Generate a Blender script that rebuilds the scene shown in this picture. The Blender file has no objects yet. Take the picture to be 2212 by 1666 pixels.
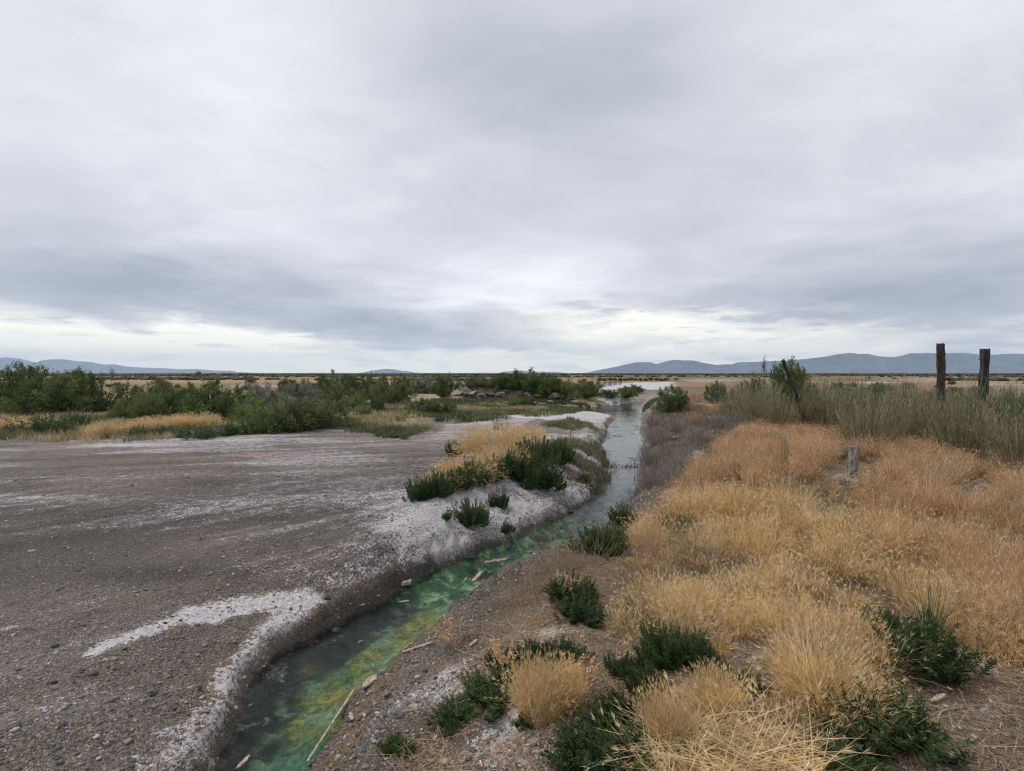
import bpy, bmesh, math
import numpy as np
from mathutils import Vector, Euler
C = bpy.context.scene.collection
sc = bpy.context.scene
rad = math.radians
# ------------------------------------------------------------------ camera
EYE = 1.7; F = 1106.0; PITCH = math.atan(27/1106)
cam_d = bpy.data.cameras.new('camera'); cam_d.lens = 18; cam_d.sensor_width = 36
cam_d.clip_start = 0.05; cam_d.clip_end = 90000
cam = bpy.data.objects.new('camera', cam_d); C.objects.link(cam)
cam.location = (0, 0, EYE); cam.rotation_euler = (math.pi/2 - PITCH, 0, 0)
sc.camera = cam
sc.view_settings.view_transform = 'Standard'; sc.view_settings.look = 'None'
sc.view_settings.exposure = 0.42; sc.view_settings.gamma = 1.0
sc.render.engine = 'CYCLES'
sc.cycles.use_denoising = True; sc.cycles.filter_width = 1.15
sc.cycles.max_bounces = 6; sc.cycles.diffuse_bounces = 2; sc.cycles.glossy_bounces = 2
sc.cycles.transmission_bounces = 2; sc.cycles.transparent_max_bounces = 8; sc.cycles.volume_bounces = 1
sc.cycles.caustics_reflective = False; sc.cycles.caustics_refractive = False
# ------------------------------------------------------------------ sun and sky
SUN_EL, SUN_AZ = rad(58), rad(-70)          # high behind thin cloud, to the left
sd = bpy.data.lights.new('sun', 'SUN'); sd.energy = 1.5; sd.angle = rad(14); sd.color = (1, .965, .92)
so = bpy.data.objects.new('sun', sd); C.objects.link(so)
sdir = Vector((math.sin(SUN_AZ)*math.cos(SUN_EL), math.cos(SUN_AZ)*math.cos(SUN_EL), math.sin(SUN_EL)))
so.rotation_euler = sdir.to_track_quat('Z', 'Y').to_euler(); so.location = (0, 0, 30)

class NT:
    """tiny helper for node graphs"""
    def __init__(s, tree): s.t = tree; s.n = tree.nodes; s.l = tree.links
    def new(s, ty, **kw):
        n = s.n.new(ty)
        for k, v in kw.items(): setattr(n, k, v)
        return n
    def put(s, sock, v):
        if isinstance(v, bpy.types.NodeSocket): s.l.new(v, sock)
        elif isinstance(v, (tuple, list)) and sock.type == 'RGBA' and len(v) == 3: sock.default_value = (*v, 1)
        else: sock.default_value = v
    def math(s, op, a, b=0.0, c=None, clamp=False):
        n = s.new('ShaderNodeMath', operation=op, use_clamp=clamp)
        s.put(n.inputs[0], a); s.put(n.inputs[1], b)
        if c is not None: s.put(n.inputs[2], c)
        return n.outputs[0]
    def vmath(s, op, a, b=(0, 0, 0)):
        n = s.new('ShaderNodeVectorMath', operation=op); s.put(n.inputs[0], a); s.put(n.inputs[1], b)
        return n.outputs[0]
    def noise(s, vec, scale, detail=4, rough=.5, dist=0.0, out='Fac'):
        n = s.new('ShaderNodeTexNoise'); s.put(n.inputs['Vector'], vec); s.put(n.inputs['Scale'], scale)
        n.inputs['Detail'].default_value = detail; n.inputs['Roughness'].default_value = rough
        n.inputs['Distortion'].default_value = dist
        return n.outputs[out]
    def voronoi(s, vec, scale, out='Distance', feature='F1', rnd=1.0):
        n = s.new('ShaderNodeTexVoronoi', feature=feature); s.put(n.inputs['Vector'], vec); s.put(n.inputs['Scale'], scale)
        n.inputs['Randomness'].default_value = rnd
        return n.outputs[out]
    def ramp(s, fac, stops, interp='LINEAR'):
        n = s.new('ShaderNodeValToRGB'); s.put(n.inputs[0], fac); r = n.color_ramp; r.interpolation = interp
        while len(r.elements) < len(stops): r.elements.new(.5)
        for e, (p, c) in zip(r.elements, stops):
            e.position = p; e.color = (c, c, c, 1) if isinstance(c, (int, float)) else (*c, 1)
        return n.outputs[0]
    def range(s, v, a, b, c=0.0, d=1.0, smooth=True):
        n = s.new('ShaderNodeMapRange'); n.interpolation_type = 'SMOOTHSTEP' if smooth else 'LINEAR'
        s.put(n.inputs[0], v); s.put(n.inputs[1], a); s.put(n.inputs[2], b); s.put(n.inputs[3], c); s.put(n.inputs[4], d)
        return n.outputs[0]
    def mix(s, f, a, b, mode='MIX'):
        n = s.new('ShaderNodeMix', data_type='RGBA', blend_type=mode)
        s.put(n.inputs[0], f); s.put(n.inputs[6], a); s.put(n.inputs[7], b)
        return n.outputs[2]
    def attr(s, name, out='Color'):
        n = s.new('ShaderNodeAttribute', attribute_name=name); return n.outputs[out]
    def sep(s, v):
        n = s.new('ShaderNodeSeparateXYZ'); s.put(n.inputs[0], v); return n.outputs
    def comb(s, x, y, z):
        n = s.new('ShaderNodeCombineXYZ'); s.put(n.inputs[0], x); s.put(n.inputs[1], y); s.put(n.inputs[2], z); return n.outputs[0]
    def bump(s, h, strength=.5, dist=.01, normal=None):
        n = s.new('ShaderNodeBump'); s.put(n.inputs['Height'], h); s.put(n.inputs['Strength'], strength)
        s.put(n.inputs['Distance'], dist)
        if normal is not None: s.put(n.inputs['Normal'], normal)
        return n.outputs[0]

W = bpy.data.worlds.new('World'); sc.world = W; W.use_nodes = True
g = NT(W.node_tree); g.n.clear()
tc = g.new('ShaderNodeTexCoord').outputs['Generated']
vn = g.vmath('NORMALIZE', tc)
X, Y, Z = g.sep(vn)
az = g.math('ARCTAN2', X, Y)                        # 0 straight ahead, + to the right
el = g.math('ARCSINE', Z)
zc = g.math('MAXIMUM', Z, 0.0)
den = g.math('ADD', zc, .16)
P = g.comb(g.math('DIVIDE', X, den), g.math('DIVIDE', Y, den), 0.0)
wv = g.noise(P, .9, 3, .5, out='Color')
Pw = g.vmath('ADD', P, g.vmath('MULTIPLY', g.vmath('SUBTRACT', wv, (.5, .5, .5)), (.9, .9, 0)))
n1 = g.noise(Pw, .55, 6, .50)
n2 = g.noise(g.vmath('MULTIPLY', Pw, (1, 1.25, 1)), 2.2, 7, .55)
n3_ = g.noise(g.comb(g.math('MULTIPLY', az, 3.0), g.math('MULTIPLY', el, 13.0), .7), 1.6, 6, .55, .4)
n4_ = g.noise(g.comb(g.math('MULTIPLY', az, 3.0), g.math('MULTIPLY', el, 18.0), 4.7), 3.2, 6, .6, .3)
low = g.range(el, rad(10), rad(20), 1.0, .25)
n3 = g.math('ADD', .5, g.math('MULTIPLY', g.math('SUBTRACT', n3_, .5), low))
n4 = g.math('ADD', .5, g.math('MULTIPLY', g.math('SUBTRACT', n4_, .5), g.range(el, rad(8), rad(16), 1.0, .0)))
warp = g.math('MULTIPLY', g.math('SUBTRACT', n3, .5), .12)
elw = g.math('ADD', el, warp)
azw = g.math('ADD', az, g.math('MULTIPLY', g.math('SUBTRACT', n4, .5), .35))
def blob(a0, e0, sa, se, amp):
    u = g.math('DIVIDE', g.math('SUBTRACT', azw, rad(a0)), rad(sa))
    v = g.math('DIVIDE', g.math('SUBTRACT', elw, rad(e0)), rad(se))
    q = g.math('ADD', g.math('MULTIPLY', u, u), g.math('MULTIPLY', v, v))
    return g.math('MULTIPLY', g.math('POWER', 2.718, g.math('MULTIPLY', q, -1.0)), amp)
def add(*v):
    r = v[0]
    for w in v[1:]: r = g.math('ADD', r, w)
    return r
# brightness field of the cloud deck (0 dark .. 1 bright)
b = add(.515,
        g.math('MULTIPLY', g.math('SUBTRACT', n1, .5), .85),
        g.math('MULTIPLY', g.math('SUBTRACT', n2, .5), .46),
        g.math('MULTIPLY', g.math('SUBTRACT', n3, .5), .20),
        g.math('MULTIPLY', g.math('SUBTRACT', n4, .5), .14),
        blob(-36, 7.6, 18, 2.6, -.38), blob(-14, 5.0, 14, 1.5, -.34), blob(38, 7.0, 17, 3.2, -.36),
        blob(4, 29, 17, 6, -.36), blob(20, 18, 20, 5, -.12), blob(-44, 14, 10, 5, -.08),
        blob(3, 10.0, 14, 3.0, .26), blob(-24, 26, 18, 12, .20), blob(42, 28, 12, 12, .16), blob(-8, 8.2, 9, 1.5, .16))
deck = g.ramp(b, [(0.0, (.31, .335, .38)), (.25, (.405, .43, .48)), (.5, (.525, .54, .585)), (.72, (.665, .685, .73)), (1.0, (.85, .865, .89))])
# clear cream strip just above the skyline, broken by thin bars
gl = g.math('ADD', g.range(elw, rad(1.6), rad(3.4), 1.0, 0.0), 0.0)
gl = add(gl, blob(-42, 3.7, 14, 1.1, 1.25), blob(-27, 3.0, 9, .8, .9), blob(14, 5.0, 12, 1.3, 1.15), blob(24, 3.4, 16, .8, .8), blob(5, 7.0, 6, 1.1, .6))
bars = g.range(n4, .50, .66, 0.0, .45)
gl = g.math('SUBTRACT', gl, bars, clamp=True)
glow = g.ramp(g.range(el, 0.0, rad(6)), [(0.0, (.98, .97, .84)), (.35, (.98, .97, .84)), (1.0, (.96, .94, .84))])
cloud = g.mix(gl, deck, glow)
sky = g.new('ShaderNodeTexSky'); sky.sky_type = 'NISHITA'; sky.sun_disc = False
sky.sun_elevation = SUN_EL; sky.sun_rotation = SUN_AZ; sky.dust_density = 2
skyc = g.mix(1.0, sky.outputs[0], (.1, .1, .1), 'MULTIPLY')
tot = g.mix(.96, skyc, cloud)
below = g.range(Z, -.02, -.001, 1.0, 0.0)
tot = g.mix(below, tot, (.14, .13, .11))
bg = g.new('ShaderNodeBackground'); g.put(bg.inputs[0], tot); bg.inputs[1].default_value = 1.0
ow = g.new('ShaderNodeOutputWorld'); g.l.new(bg.outputs[0], ow.inputs[0])
W.cycles.sampling_method = 'MANUAL'; W.cycles.sample_map_resolution = 512

# ------------------------------------------------------------------ helpers
rng = np.random.default_rng(7)
def tag(o, label=None, cat=None, group=None, kind=None):
    if label: o['label'] = label
    if cat: o['category'] = cat
    if group: o['group'] = group
    if kind: o['kind'] = kind
    return o
def sm(a, b, x): t = np.clip((x-a)/(b-a), 0, 1); return t*t*(3-2*t)
def _h(ix, iy, s):
    n = (ix.astype(np.int64)*374761393 + iy.astype(np.int64)*668265263 + s*1442695041) & 0xffffffff
    n = ((n ^ (n >> 13))*1274126177) & 0xffffffff
    return ((n ^ (n >> 16)) & 0xffffff)/float(0xffffff)
def vnoise(x, y, s=0):
    ix = np.floor(x); iy = np.floor(y); fx = x-ix; fy = y-iy
    fx = fx*fx*(3-2*fx); fy = fy*fy*(3-2*fy)
    a = _h(ix, iy, s); b = _h(ix+1, iy, s); c = _h(ix, iy+1, s); d = _h(ix+1, iy+1, s)
    return (a*(1-fx)+b*fx)*(1-fy)+(c*(1-fx)+d*fx)*fy
def fbm(x, y, s=0, o=4, g_=.5):
    r = 0; a = 1; t = 0
    for k in range(o):
        r = r + a*vnoise(x*2**k+17.3*k, y*2**k-9.1*k, s+k); t += a; a *= g_
    return r/t
def at(px, py, z=0.0):
    cx = (px-F)/F; cy = (833-py)/F
    dx, dy, dz = cx, math.cos(PITCH)+cy*math.sin(PITCH), -math.sin(PITCH)+cy*math.cos(PITCH)
    t = (z-EYE)/dz
    return (dx*t, dy*t)
def proj(x, y, z):
    """world point -> photo pixel in the 2212 wide grid the layout was measured in"""
    c, s = math.cos(PITCH), math.sin(PITCH)
    zz = z-EYE; d = np.maximum(y*c - zz*s, 1e-3); u = y*s + zz*c
    return F+F*x/d, 833-F*u/d
def inpoly(px, py, poly):
    poly = np.asarray(poly, float); r = np.zeros(np.shape(px), bool); j = len(poly)-1
    for i in range(len(poly)):
        xi, yi = poly[i]; xj, yj = poly[j]
        if yi != yj:
            r ^= ((yi > py) != (yj > py)) & (px < (xj-xi)*(py-yi)/(yj-yi)+xi)
        j = i
    return r
def pdist(x, y, pts, closed=False):
    d = np.full(np.shape(x), 1e9); n = len(pts)
    for i in range(n if closed else n-1):
        ax, ay = pts[i]; bx, by = pts[(i+1) % n]
        vx, vy = bx-ax, by-ay; L = vx*vx+vy*vy+1e-12
        t = np.clip(((x-ax)*vx+(y-ay)*vy)/L, 0, 1)
        d = np.minimum(d, (x-ax-t*vx)**2+(y-ay-t*vy)**2)
    return np.sqrt(d)
# ------------------------------------------------------------------ terrain
ZW = -0.30
LP = [(490,1666),(510,1590),(535,1520),(565,1455),(620,1405),(690,1378),(760,1335),(850,1285),(940,1240),(1000,1213),(1099,1171),(1204,1127),
      (1255,1100),(1303,1075),(1311,1025),(1303,977),(1317,941),(1318,920),(1332,905),(1300,897),(1240,891),(1195,885),(1285,879),(1345,873),(1398,865)]
RP = [(650,1666),(682,1610),(745,1500),(800,1455),(850,1410),(905,1365),(950,1325),(980,1298),(1040,1258),(1100,1228),(1165,1205),(1261,1157),
      (1339,1112),(1372,1049),(1382,1007),(1380,932),(1381,905),(1400,868)]
WL = [(-1.9, -6), (-1.7, .5), (-1.58, 1.9)] + [at(a, b, ZW) for a, b in LP]
WR = [(-1.4, -6), (-1.32, .5), (-1.2, 1.9)] + [at(a, b, ZW) for a, b in RP]
WPOLY = WL + WR[::-1]
_ry = np.array([p[1] for p in WR]); _rx = np.array([p[0] for p in WR])
RIDGE = [at(a, b, .1) for a, b in [(820,1180),(900,1112),(990,1062),(1100,1022),(1180,992),(1245,962),(1275,940),(1280,920)]]
def relief(x, y, s=3): return fbm(x*.9, y*.9, s, 4)-.5
def Hf(x, y, full=False):
    x = np.asarray(x, float); y = np.asarray(y, float)
    d = pdist(x, y, WPOLY, True); ins = inpoly(x, y, WPOLY)
    d = np.where(ins, -d, d)
    wob = ((fbm(x*3.2, y*3.2, 11, 4)-.5)*.20+(fbm(x*13, y*13, 12, 3)-.5)*.09)*np.clip(y/6, .5, 1.6)
    d = d+wob-.03-.06*sm(4.5, 8, y); dd = d; ins = d < 0
    right = x > np.interp(y, _ry, _rx)-1e-6
    right = right & ~ins & (y < 33)
    near = sm(5.2, 3.2, y)
    # left side
    wl = .85 + .5*sm(4, 8, y)
    hl = ZW + (-ZW)*(lambda q: .42*sm(0, .10, q)+.58*np.clip(q, 0, 1)**1.1)(np.maximum(dd, 0)/wl)
    rd = pdist(x, y, RIDGE)
    hl = hl + .17*np.exp(-(rd/.5)**2)*sm(.0, .5, dd)
    # right side
    wr = .55 + near*.7
    lvl = np.interp(y, [0, 2.5, 3.5, 5, 7, 9, 13, 16, 20, 30], [0, .02, .08, .22, .36, .42, .42, .30, .15, .05])
    rise = sm(.15, 2.6, dd - near*.4)
    hr = ZW + (-ZW)*np.clip(np.maximum(dd, 0)/wr, 0, 1)**.7 + lvl*rise
    h = np.where(right, hr, hl)
    r0 = np.hypot(x, y)
    amp = .05+.05*sm(1, 4, np.where(right, dd, 0)) + .25*sm(25, 80, r0)
    h = h + relief(x, y)*amp*sm(0, .6, dd)
    h = h + (fbm(x*6, y*6, 5, 3)-.5)*.022*sm(0, .3, dd)*sm(40, 12, r0)
    # clods along the left bank
    rg = 1-np.abs(fbm(x*7, y*7, 9, 3)*2-1)
    h = h + ((rg-.8)*.16+(fbm(x*20, y*20, 10, 2)-.5)*.05)*np.exp(-((dd-.22)/.32)**2)*sm(.0, .12, dd)*sm(25, 6, r0)*np.where(y > 4.2, 1, .35)
    # rocky mound behind the flat
    e = ((x-.4)/4.8)**2+((y-34)/2.6)**2
    h = h + 1.05*sm(1.25, .55, e+.35*(fbm(x*.5, y*.5, 21, 3)-.5))
    e = ((x-6.9)/1.7)**2+((y-35)/2.2)**2
    h = h + .45*sm(1.3, .3, e)
    e = ((x+1)/3.0)**2+((y-29)/1.5)**2
    h = h + .12*sm(1.3, .3, e)
    bed = ZW - .02 - .10*sm(0, .22, -d) - .02*fbm(x*4, y*4, 8, 2)
    h = np.where(ins, bed, np.maximum(h, ZW-.02))
    if full: return h, d, right
    return h
def hit(px, py):
    cx = (px-F)/F; cy = (833-py)/F
    D = np.array([cx, math.cos(PITCH)+cy*math.sin(PITCH), -math.sin(PITCH)+cy*math.cos(PITCH)])
    t = np.geomspace(1.2, 900, 1400)
    hx = Hf(D[0]*t, D[1]*t); k = np.argmax(EYE+D[2]*t < hx)
    a, b_ = (t[k-1], t[k]) if k > 0 else (899, 900)
    tt = np.linspace(a, b_, 40); hx = Hf(D[0]*tt, D[1]*tt); k = np.argmax(EYE+D[2]*tt < hx)
    return D[0]*tt[k], D[1]*tt[k], float(hx[k])
def ax_(c, lo, hi, d0, k, fine, far):
    up = [c]
    while up[-1] < hi:
        s = abs(up[-1]-c); up.append(up[-1]+(d0+k*s if s < fine else far*s))
    dn = [c]
    while dn[-1] > lo:
        s = abs(dn[-1]-c); dn.append(dn[-1]-(d0+k*s if s < fine else far*s))
    return np.array(dn[::-1][:-1]+up)
class MB:
    def __init__(s): s.v = []; s.q = []; s.t = []; s.c = []; s.n = 0
    def add(s, V, Q=None, T=None, col=None):
        V = np.asarray(V, float).reshape(-1, 3)
        if Q is not None and len(Q): s.q.append(np.asarray(Q).reshape(-1, 4)+s.n)
        if T is not None and len(T): s.t.append(np.asarray(T).reshape(-1, 3)+s.n)
        col = np.ones((len(V), 3))*.5 if col is None else np.broadcast_to(np.asarray(col, float), (len(V), 3))
        s.v.append(V); s.c.append(col); s.n += len(V)
    def build(s, name, mat, parent=None, smooth=False, link=True):
        V = np.concatenate(s.v); Cc = np.concatenate(s.c)
        q = np.concatenate(s.q) if s.q else np.zeros((0, 4), int); t = np.concatenate(s.t) if s.t else np.zeros((0, 3), int)
        me = bpy.data.meshes.new(name); me.vertices.add(len(V)); me.vertices.foreach_set('co', V.astype(np.float32).ravel())
        li = np.concatenate([q.ravel(), t.ravel()]).astype(np.int32)
        me.loops.add(len(li)); me.loops.foreach_set('vertex_index', li)
        st = np.concatenate([np.arange(len(q))*4, len(q)*4+np.arange(len(t))*3]).astype(np.int32)
        me.polygons.add(len(st)); me.polygons.foreach_set('loop_start', st)
        a = me.color_attributes.new('Col', 'FLOAT_COLOR', 'POINT')
        a.data.foreach_set('color', np.concatenate([Cc, np.ones((len(Cc), 1))], 1).astype(np.float32).ravel())
        me.polygons.foreach_set('use_smooth', np.full(len(st), smooth))
        me.update(calc_edges=True); me.validate()
        me.materials.append(mat)
        o = bpy.data.objects.new(name, me)
        if link: C.objects.link(o)
        if parent: o.parent = parent
        return o
def empty(name, loc=(0, 0, 0), link=True):
    o = bpy.data.objects.new(name, None); o.location = loc; o.empty_display_size = .1
    if link: C.objects.link(o)
    return o
def mat(name):
    m = bpy.data.materials.new(name); m.use_nodes = True; t = NT(m.node_tree); t.n.clear()
    out = t.new('ShaderNodeOutputMaterial'); return m, t, out
def principled(t, out, **kw):
    p = t.new('ShaderNodeBsdfPrincipled')
    for k, v in kw.items(): t.put(p.inputs[k.replace('_', ' ')], v)
    t.l.new(p.outputs[0], out.inputs[0]); return p
def leaf_mat(name, trans=.3, rough=.6, vary=.25, scale=9.0, spec=.2):
    m, t, out = mat(name)
    pos = t.new('ShaderNodeNewGeometry').outputs['Position']
    n = t.noise(pos, scale, 3, .6)
    col = t.mix(1.0, t.attr('Col'), t.range(n, .3, .7, 1-vary, 1+vary, False), 'MULTIPLY')
    p = t.new('ShaderNodeBsdfPrincipled'); t.put(p.inputs['Base Color'], col); p.inputs['Roughness'].default_value = rough
    p.inputs['Specular IOR Level'].default_value = spec
    tr = t.new('ShaderNodeBsdfTranslucent'); t.put(tr.inputs[0], col)
    mx = t.new('ShaderNodeMixShader'); mx.inputs[0].default_value = trans
    t.l.new(p.outputs[0], mx.inputs[1]); t.l.new(tr.outputs[0], mx.inputs[2]); t.l.new(mx.outputs[0], out.inputs[0])
    return m
# ---- ground material
def ground_mat():
    m, t, out = mat('ground_gravel_and_salt')
    pos = t.new('ShaderNodeNewGeometry').outputs['Position']
    tint = t.attr('tint'); R, G, B = t.sep(t.attr('msk'))
    st = t.sep(pos)
    # pebbles
    wp = t.vmath('ADD', pos, t.vmath('MULTIPLY', t.noise(pos, 60, 2, out='Color'), (.012, .012, .012)))
    v1 = t.voronoi(wp, 62); c1 = t.voronoi(wp, 62, 'Color'); v2 = t.voronoi(wp, 140); c2 = t.voronoi(wp, 140, 'Color')
    r1 = t.sep(c1)[0]; r2 = t.sep(c2)[1]; sel = t.sep(c1)[2]
    k1 = t.ramp(r1, [(0, (.42, .40, .42)), (.3, (.72, .70, .70)), (.6, (1.0, .97, .92)), (.85, (1.35, 1.22, 1.05)), (1, (1.9, 1.75, 1.5))])
    k2 = t.ramp(r2, [(0, (.5, .48, .48)), (.5, (.95, .92, .9)), (.9, (1.35, 1.25, 1.12)), (1, (2.0, 1.9, 1.7))])
    big = t.math('MULTIPLY', t.range(sel, .35, .5), t.range(v1, .62, .45))
    pk = t.mix(big, k2, k1)
    gap = t.math('MULTIPLY', t.range(v2, .35, .75, 1.0, .45), t.range(v1, .45, .8, 1.0, .7))
    pk = t.mix(1.0, pk, gap, 'MULTIPLY')
    soil = t.ramp(t.noise(pos, 35, 5, .7), [(.25, (.62, .60, .58)), (.5, (1, .97, .94)), (.75, (1.35, 1.3, 1.22))])
    bedn = t.ramp(t.noise(pos, 13, 8, .74, 1.8), [(.30, .12), (.44, .55), (.55, 1.15), (.66, 1.5), (.70, 2.8), (.8, 3.0)])
    soil = t.mix(t.range(t.sep(pos)[2], ZW-.004, ZW-.012), soil, bedn)
    tex = t.mix(B, soil, pk)
    lo = t.ramp(t.noise(pos, 1.3, 5, .6), [(.3, (.80, .79, .80)), (.5, (1.0, .99, .97)), (.72, (1.22, 1.18, 1.12))])
    col = t.mix(1.0, t.mix(1.0, tint, tex, 'MULTIPLY'), lo, 'MULTIPLY')
    # salt crust: streaked, breaks up between the stones
    sv = t.vmath('ADD', t.vmath('MULTIPLY', pos, (1, 1, 1)), (3, 1, 0))
    rot = t.new('ShaderNodeVectorRotate', rotation_type='Z_AXIS'); t.put(rot.inputs['Vector'], sv); rot.inputs['Angle'].default_value = rad(-42)
    rot2 = t.new('ShaderNodeVectorRotate', rotation_type='Z_AXIS'); t.put(rot2.inputs['Vector'], sv); rot2.inputs['Angle'].default_value = rad(-14)
    sa = t.math('ADD', t.math('MULTIPLY', t.noise(t.vmath('MULTIPLY', rot.outputs[0], (.35, 1.9, 1)), 1.0, 6, .62), .65), t.math('MULTIPLY', t.noise(t.vmath('MULTIPLY', rot.outputs[0], (.25, 9, 1)), 1.0, 4, .6), .35))
    sb = t.math('ADD', t.math('MULTIPLY', t.noise(t.vmath('MULTIPLY', rot2.outputs[0], (.25, 1.6, 1)), 1.0, 6, .62), .6), t.math('MULTIPLY', t.noise(t.vmath('MULTIPLY', rot2.outputs[0], (.2, 7, 1)), 1.0, 4, .6), .4))
    yb = t.range(st[1], 6, 10); s1 = t.math('ADD', t.math('MULTIPLY', sa, t.math('SUBTRACT', 1, yb)), t.math('MULTIPLY', sb, yb))
    flat_ = t.math('MULTIPLY', t.range(R, .12, .3), t.math('SUBTRACT', 1, G))
    col = t.mix(t.math('MULTIPLY', t.range(s1, .50, .36, 0, .55), flat_), col, t.mix(1.0, col, (.62, .60, .59), 'MULTIPLY'))
    col = t.mix(t.math('MULTIPLY', t.range(s1, .48, .66, 0, .30), flat_), col, (.36, .33, .315))
    s2 = t.noise(pos, 38, 6, .8); s3 = t.noise(pos, 7, 4, .65)
    lvl = t.math('ADD', t.math('MULTIPLY', t.math('SUBTRACT', s1, .5), 2.2), t.math('MULTIPLY', t.math('SUBTRACT', s2, .5), 3.4))
    lvl = t.math('ADD', lvl, t.math('MULTIPLY', t.math('SUBTRACT', s3, .5), 1.5))
    lvl = t.math('SUBTRACT', lvl, t.math('MULTIPLY', t.math('MULTIPLY', t.math('SUBTRACT', .45, v2), B), -.4))
    f = t.range(t.math('ADD', t.math('MULTIPLY', R, 1.25), lvl), .52, 1.05)
    saltc = t.ramp(s2, [(.3, (.24, .21, .20)), (.45, (.42, .385, .38)), (.56, (.58, .55, .56)), (.75, (.72, .70, .73))])
    col = t.mix(t.math('MULTIPLY', f, .92), col, saltc)
    # soaked glossy stones near the stream, plus painted undercut shade at the bank foot
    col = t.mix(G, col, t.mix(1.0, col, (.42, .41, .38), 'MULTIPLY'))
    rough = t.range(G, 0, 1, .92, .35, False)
    hgt = t.math('ADD', t.math('MULTIPLY', t.math('SUBTRACT', .5, v1), B), t.math('MULTIPLY', t.math('SUBTRACT', .5, v2), t.math('MULTIPLY', B, .6)))
    hgt = t.math('ADD', hgt, t.math('MULTIPLY', s2, .8))
    nb = t.bump(hgt, .9, .012)
    nb = t.bump(s3, .6, .05, nb)
    principled(t, out, Base_Color=col, Roughness=rough, Normal=nb, Specular_IOR_Level=.3)
    return m
M_ground = ground_mat()
def build_ground():
    xs = ax_(0, -25000, 25000, .026, .0072, 60, .055); ys = ax_(4, -300, 25000, .026, .0066, 60, .055)
    Xg, Yg = np.meshgrid(xs, ys); h, d, right = Hf(Xg, Yg, True)
    r0 = np.hypot(Xg, Yg)
    h = np.where(r0 > 400, h*sm(1500, 400, r0), h)
    px, py = proj(Xg, Yg, h)
    nx, ny = len(xs), len(ys)
    ins = d < 0
    # tint
    T = np.zeros((ny, nx, 3)); T[:] = (.200, .180, .168)
    def lay(mask, c): T[:] = T*(1-mask[..., None])+np.array(c)*mask[..., None]
    n = fbm(Xg*.5, Yg*.5, 31, 4); n2 = fbm(Xg*.16+5, Yg*.5, 33, 4); n5 = fbm(Xg*2.2, Yg*2.2, 35, 4)
    lay(sm(.48, .66, n)*.6, (.115, .105, .098)); lay(sm(.5, .3, n)*.5, (.25, .212, .182))
    def gp(pxc, pyc, rx, ry): 
        x0, y0 = hit(pxc, pyc)[:2]; return np.exp(-((Xg-x0)/rx)**2-((Yg-y0)/ry)**2)
    rust = gp(300, 985, 1.0, .35)+gp(520, 985, 1.1, .3)+gp(230, 975, 1.2, .3)+.6*gp(420, 1000, .5, .2)
    lay(np.clip(rust, 0, 1)*sm(.38, .58, n5)*.9, (.27, .125, .08))
    dark = gp(110, 1180, 1.2, .8)+gp(330, 1240, .9, .25)+gp(60, 1110, 1.5, .5)
    dark = dark*(.6+.8*n5)+.5*gp(700, 1180, 1.0, .3)+.4*gp(560, 1120, 1.4, .3)
    lay(np.clip(dark, 0, 1)*.62, (.075, .073, .070))
    # right bank earth with straw litter
    rb = np.where(right & (d > 0), sm(.1, .9, d), 0)
    lay(rb*.85, (.17, .135, .108))
    lay(rb*sm(.45, .6, fbm(Xg*1.7, Yg*1.7, 41, 4))*.6, (.26, .19, .125))
    # ground under the golden grass
    lay(rb*sm(3.6, 5.5, Yg)*.7, (.17, .115, .065))
    # bank foot ochre
    lay(np.where(ins, 0, np.exp(-((d-.14)/.09)**2))*sm(5, 3, Yg)*.7, (.24, .165, .095))
    # vegetated apron beyond the flat
    far = sm(15.5, 19.0, Yg+1.6*(fbm(Xg*.4, Yg*.4, 51, 3)-.5)*2)*(Xg < 9)
    far = far*np.where((px > 930) & (px < 1420), sm(21, 24, Yg), 1)
    lay(far*.9*np.where(ins, 0, 1), (.30, .235, .14))
    lay(far*sm(.45, .62, n5)*.6*np.where(ins, 0, 1), (.14, .135, .075))
    # plain
    f1 = sm(38, 60, Yg)
    lay(f1, (.23, .155, .085))
    bands = fbm(Xg*.004, Yg*.018, 61, 4); bl = fbm(Xg*.02, Yg*.06, 63, 4)
    lay(f1*sm(.5, .6, bl)*.8, (.10, .095, .055))
    lay(f1*sm(.46, .58, bands)*.55, (.34, .225, .12))
    lay(f1*np.where(Xg > 30, sm(.45, .6, bl), 0)*.7, (.11, .10, .055))
    lay(sm(200, 420, r0)*.92, (.07, .072, .048))
    lay(sm(300, 900, r0)*sm(.52, .6, bands)*.6, (.16, .14, .085))
    # masks
    salt = np.full((ny, nx), .31)+(n2-.5)*.45

    salt += -.0+.26*sm(.50, .62, fbm(Xg*.35-Yg*.25, Yg*.9, 71, 4))*sm(4, 7, Yg)*sm(16, 14, Yg)
    salt += np.where(~right, .20*np.exp(-(pdist(Xg, Yg, RIDGE)/.8)**2)+.13*sm(1.5, .5, d)*sm(4.0, 4.8, Yg), 0)
    salt -= .30*np.clip(dark, 0, 1)
    for c in [(1150, 945, 1.2, .8, .5), (1000, 945, 1.4, .8, .25), (620, 950, 2.2, .5, .3), (300, 950, 3.5, .4, .35), (730, 915, .6, .5, .4), (250, 962, 2, .3, .3),
              (900, 1110, .6, .4, .25), (960, 1140, .5, .3, .3), (560, 1230, .4, .12, .35), (900, 1150, .35, .25, .3), (1060, 1090, .6, .5, .2), (560, 1180, .6, .2, .2)]:
        salt += c[4]*gp(*c[:4])
    salt *= np.where(r0 > 17, .55, 1)
    salt = np.where(right, .12+.25*sm(.56, .7, fbm(Xg*1.1, Yg*1.1, 81, 4)), salt)
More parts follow.
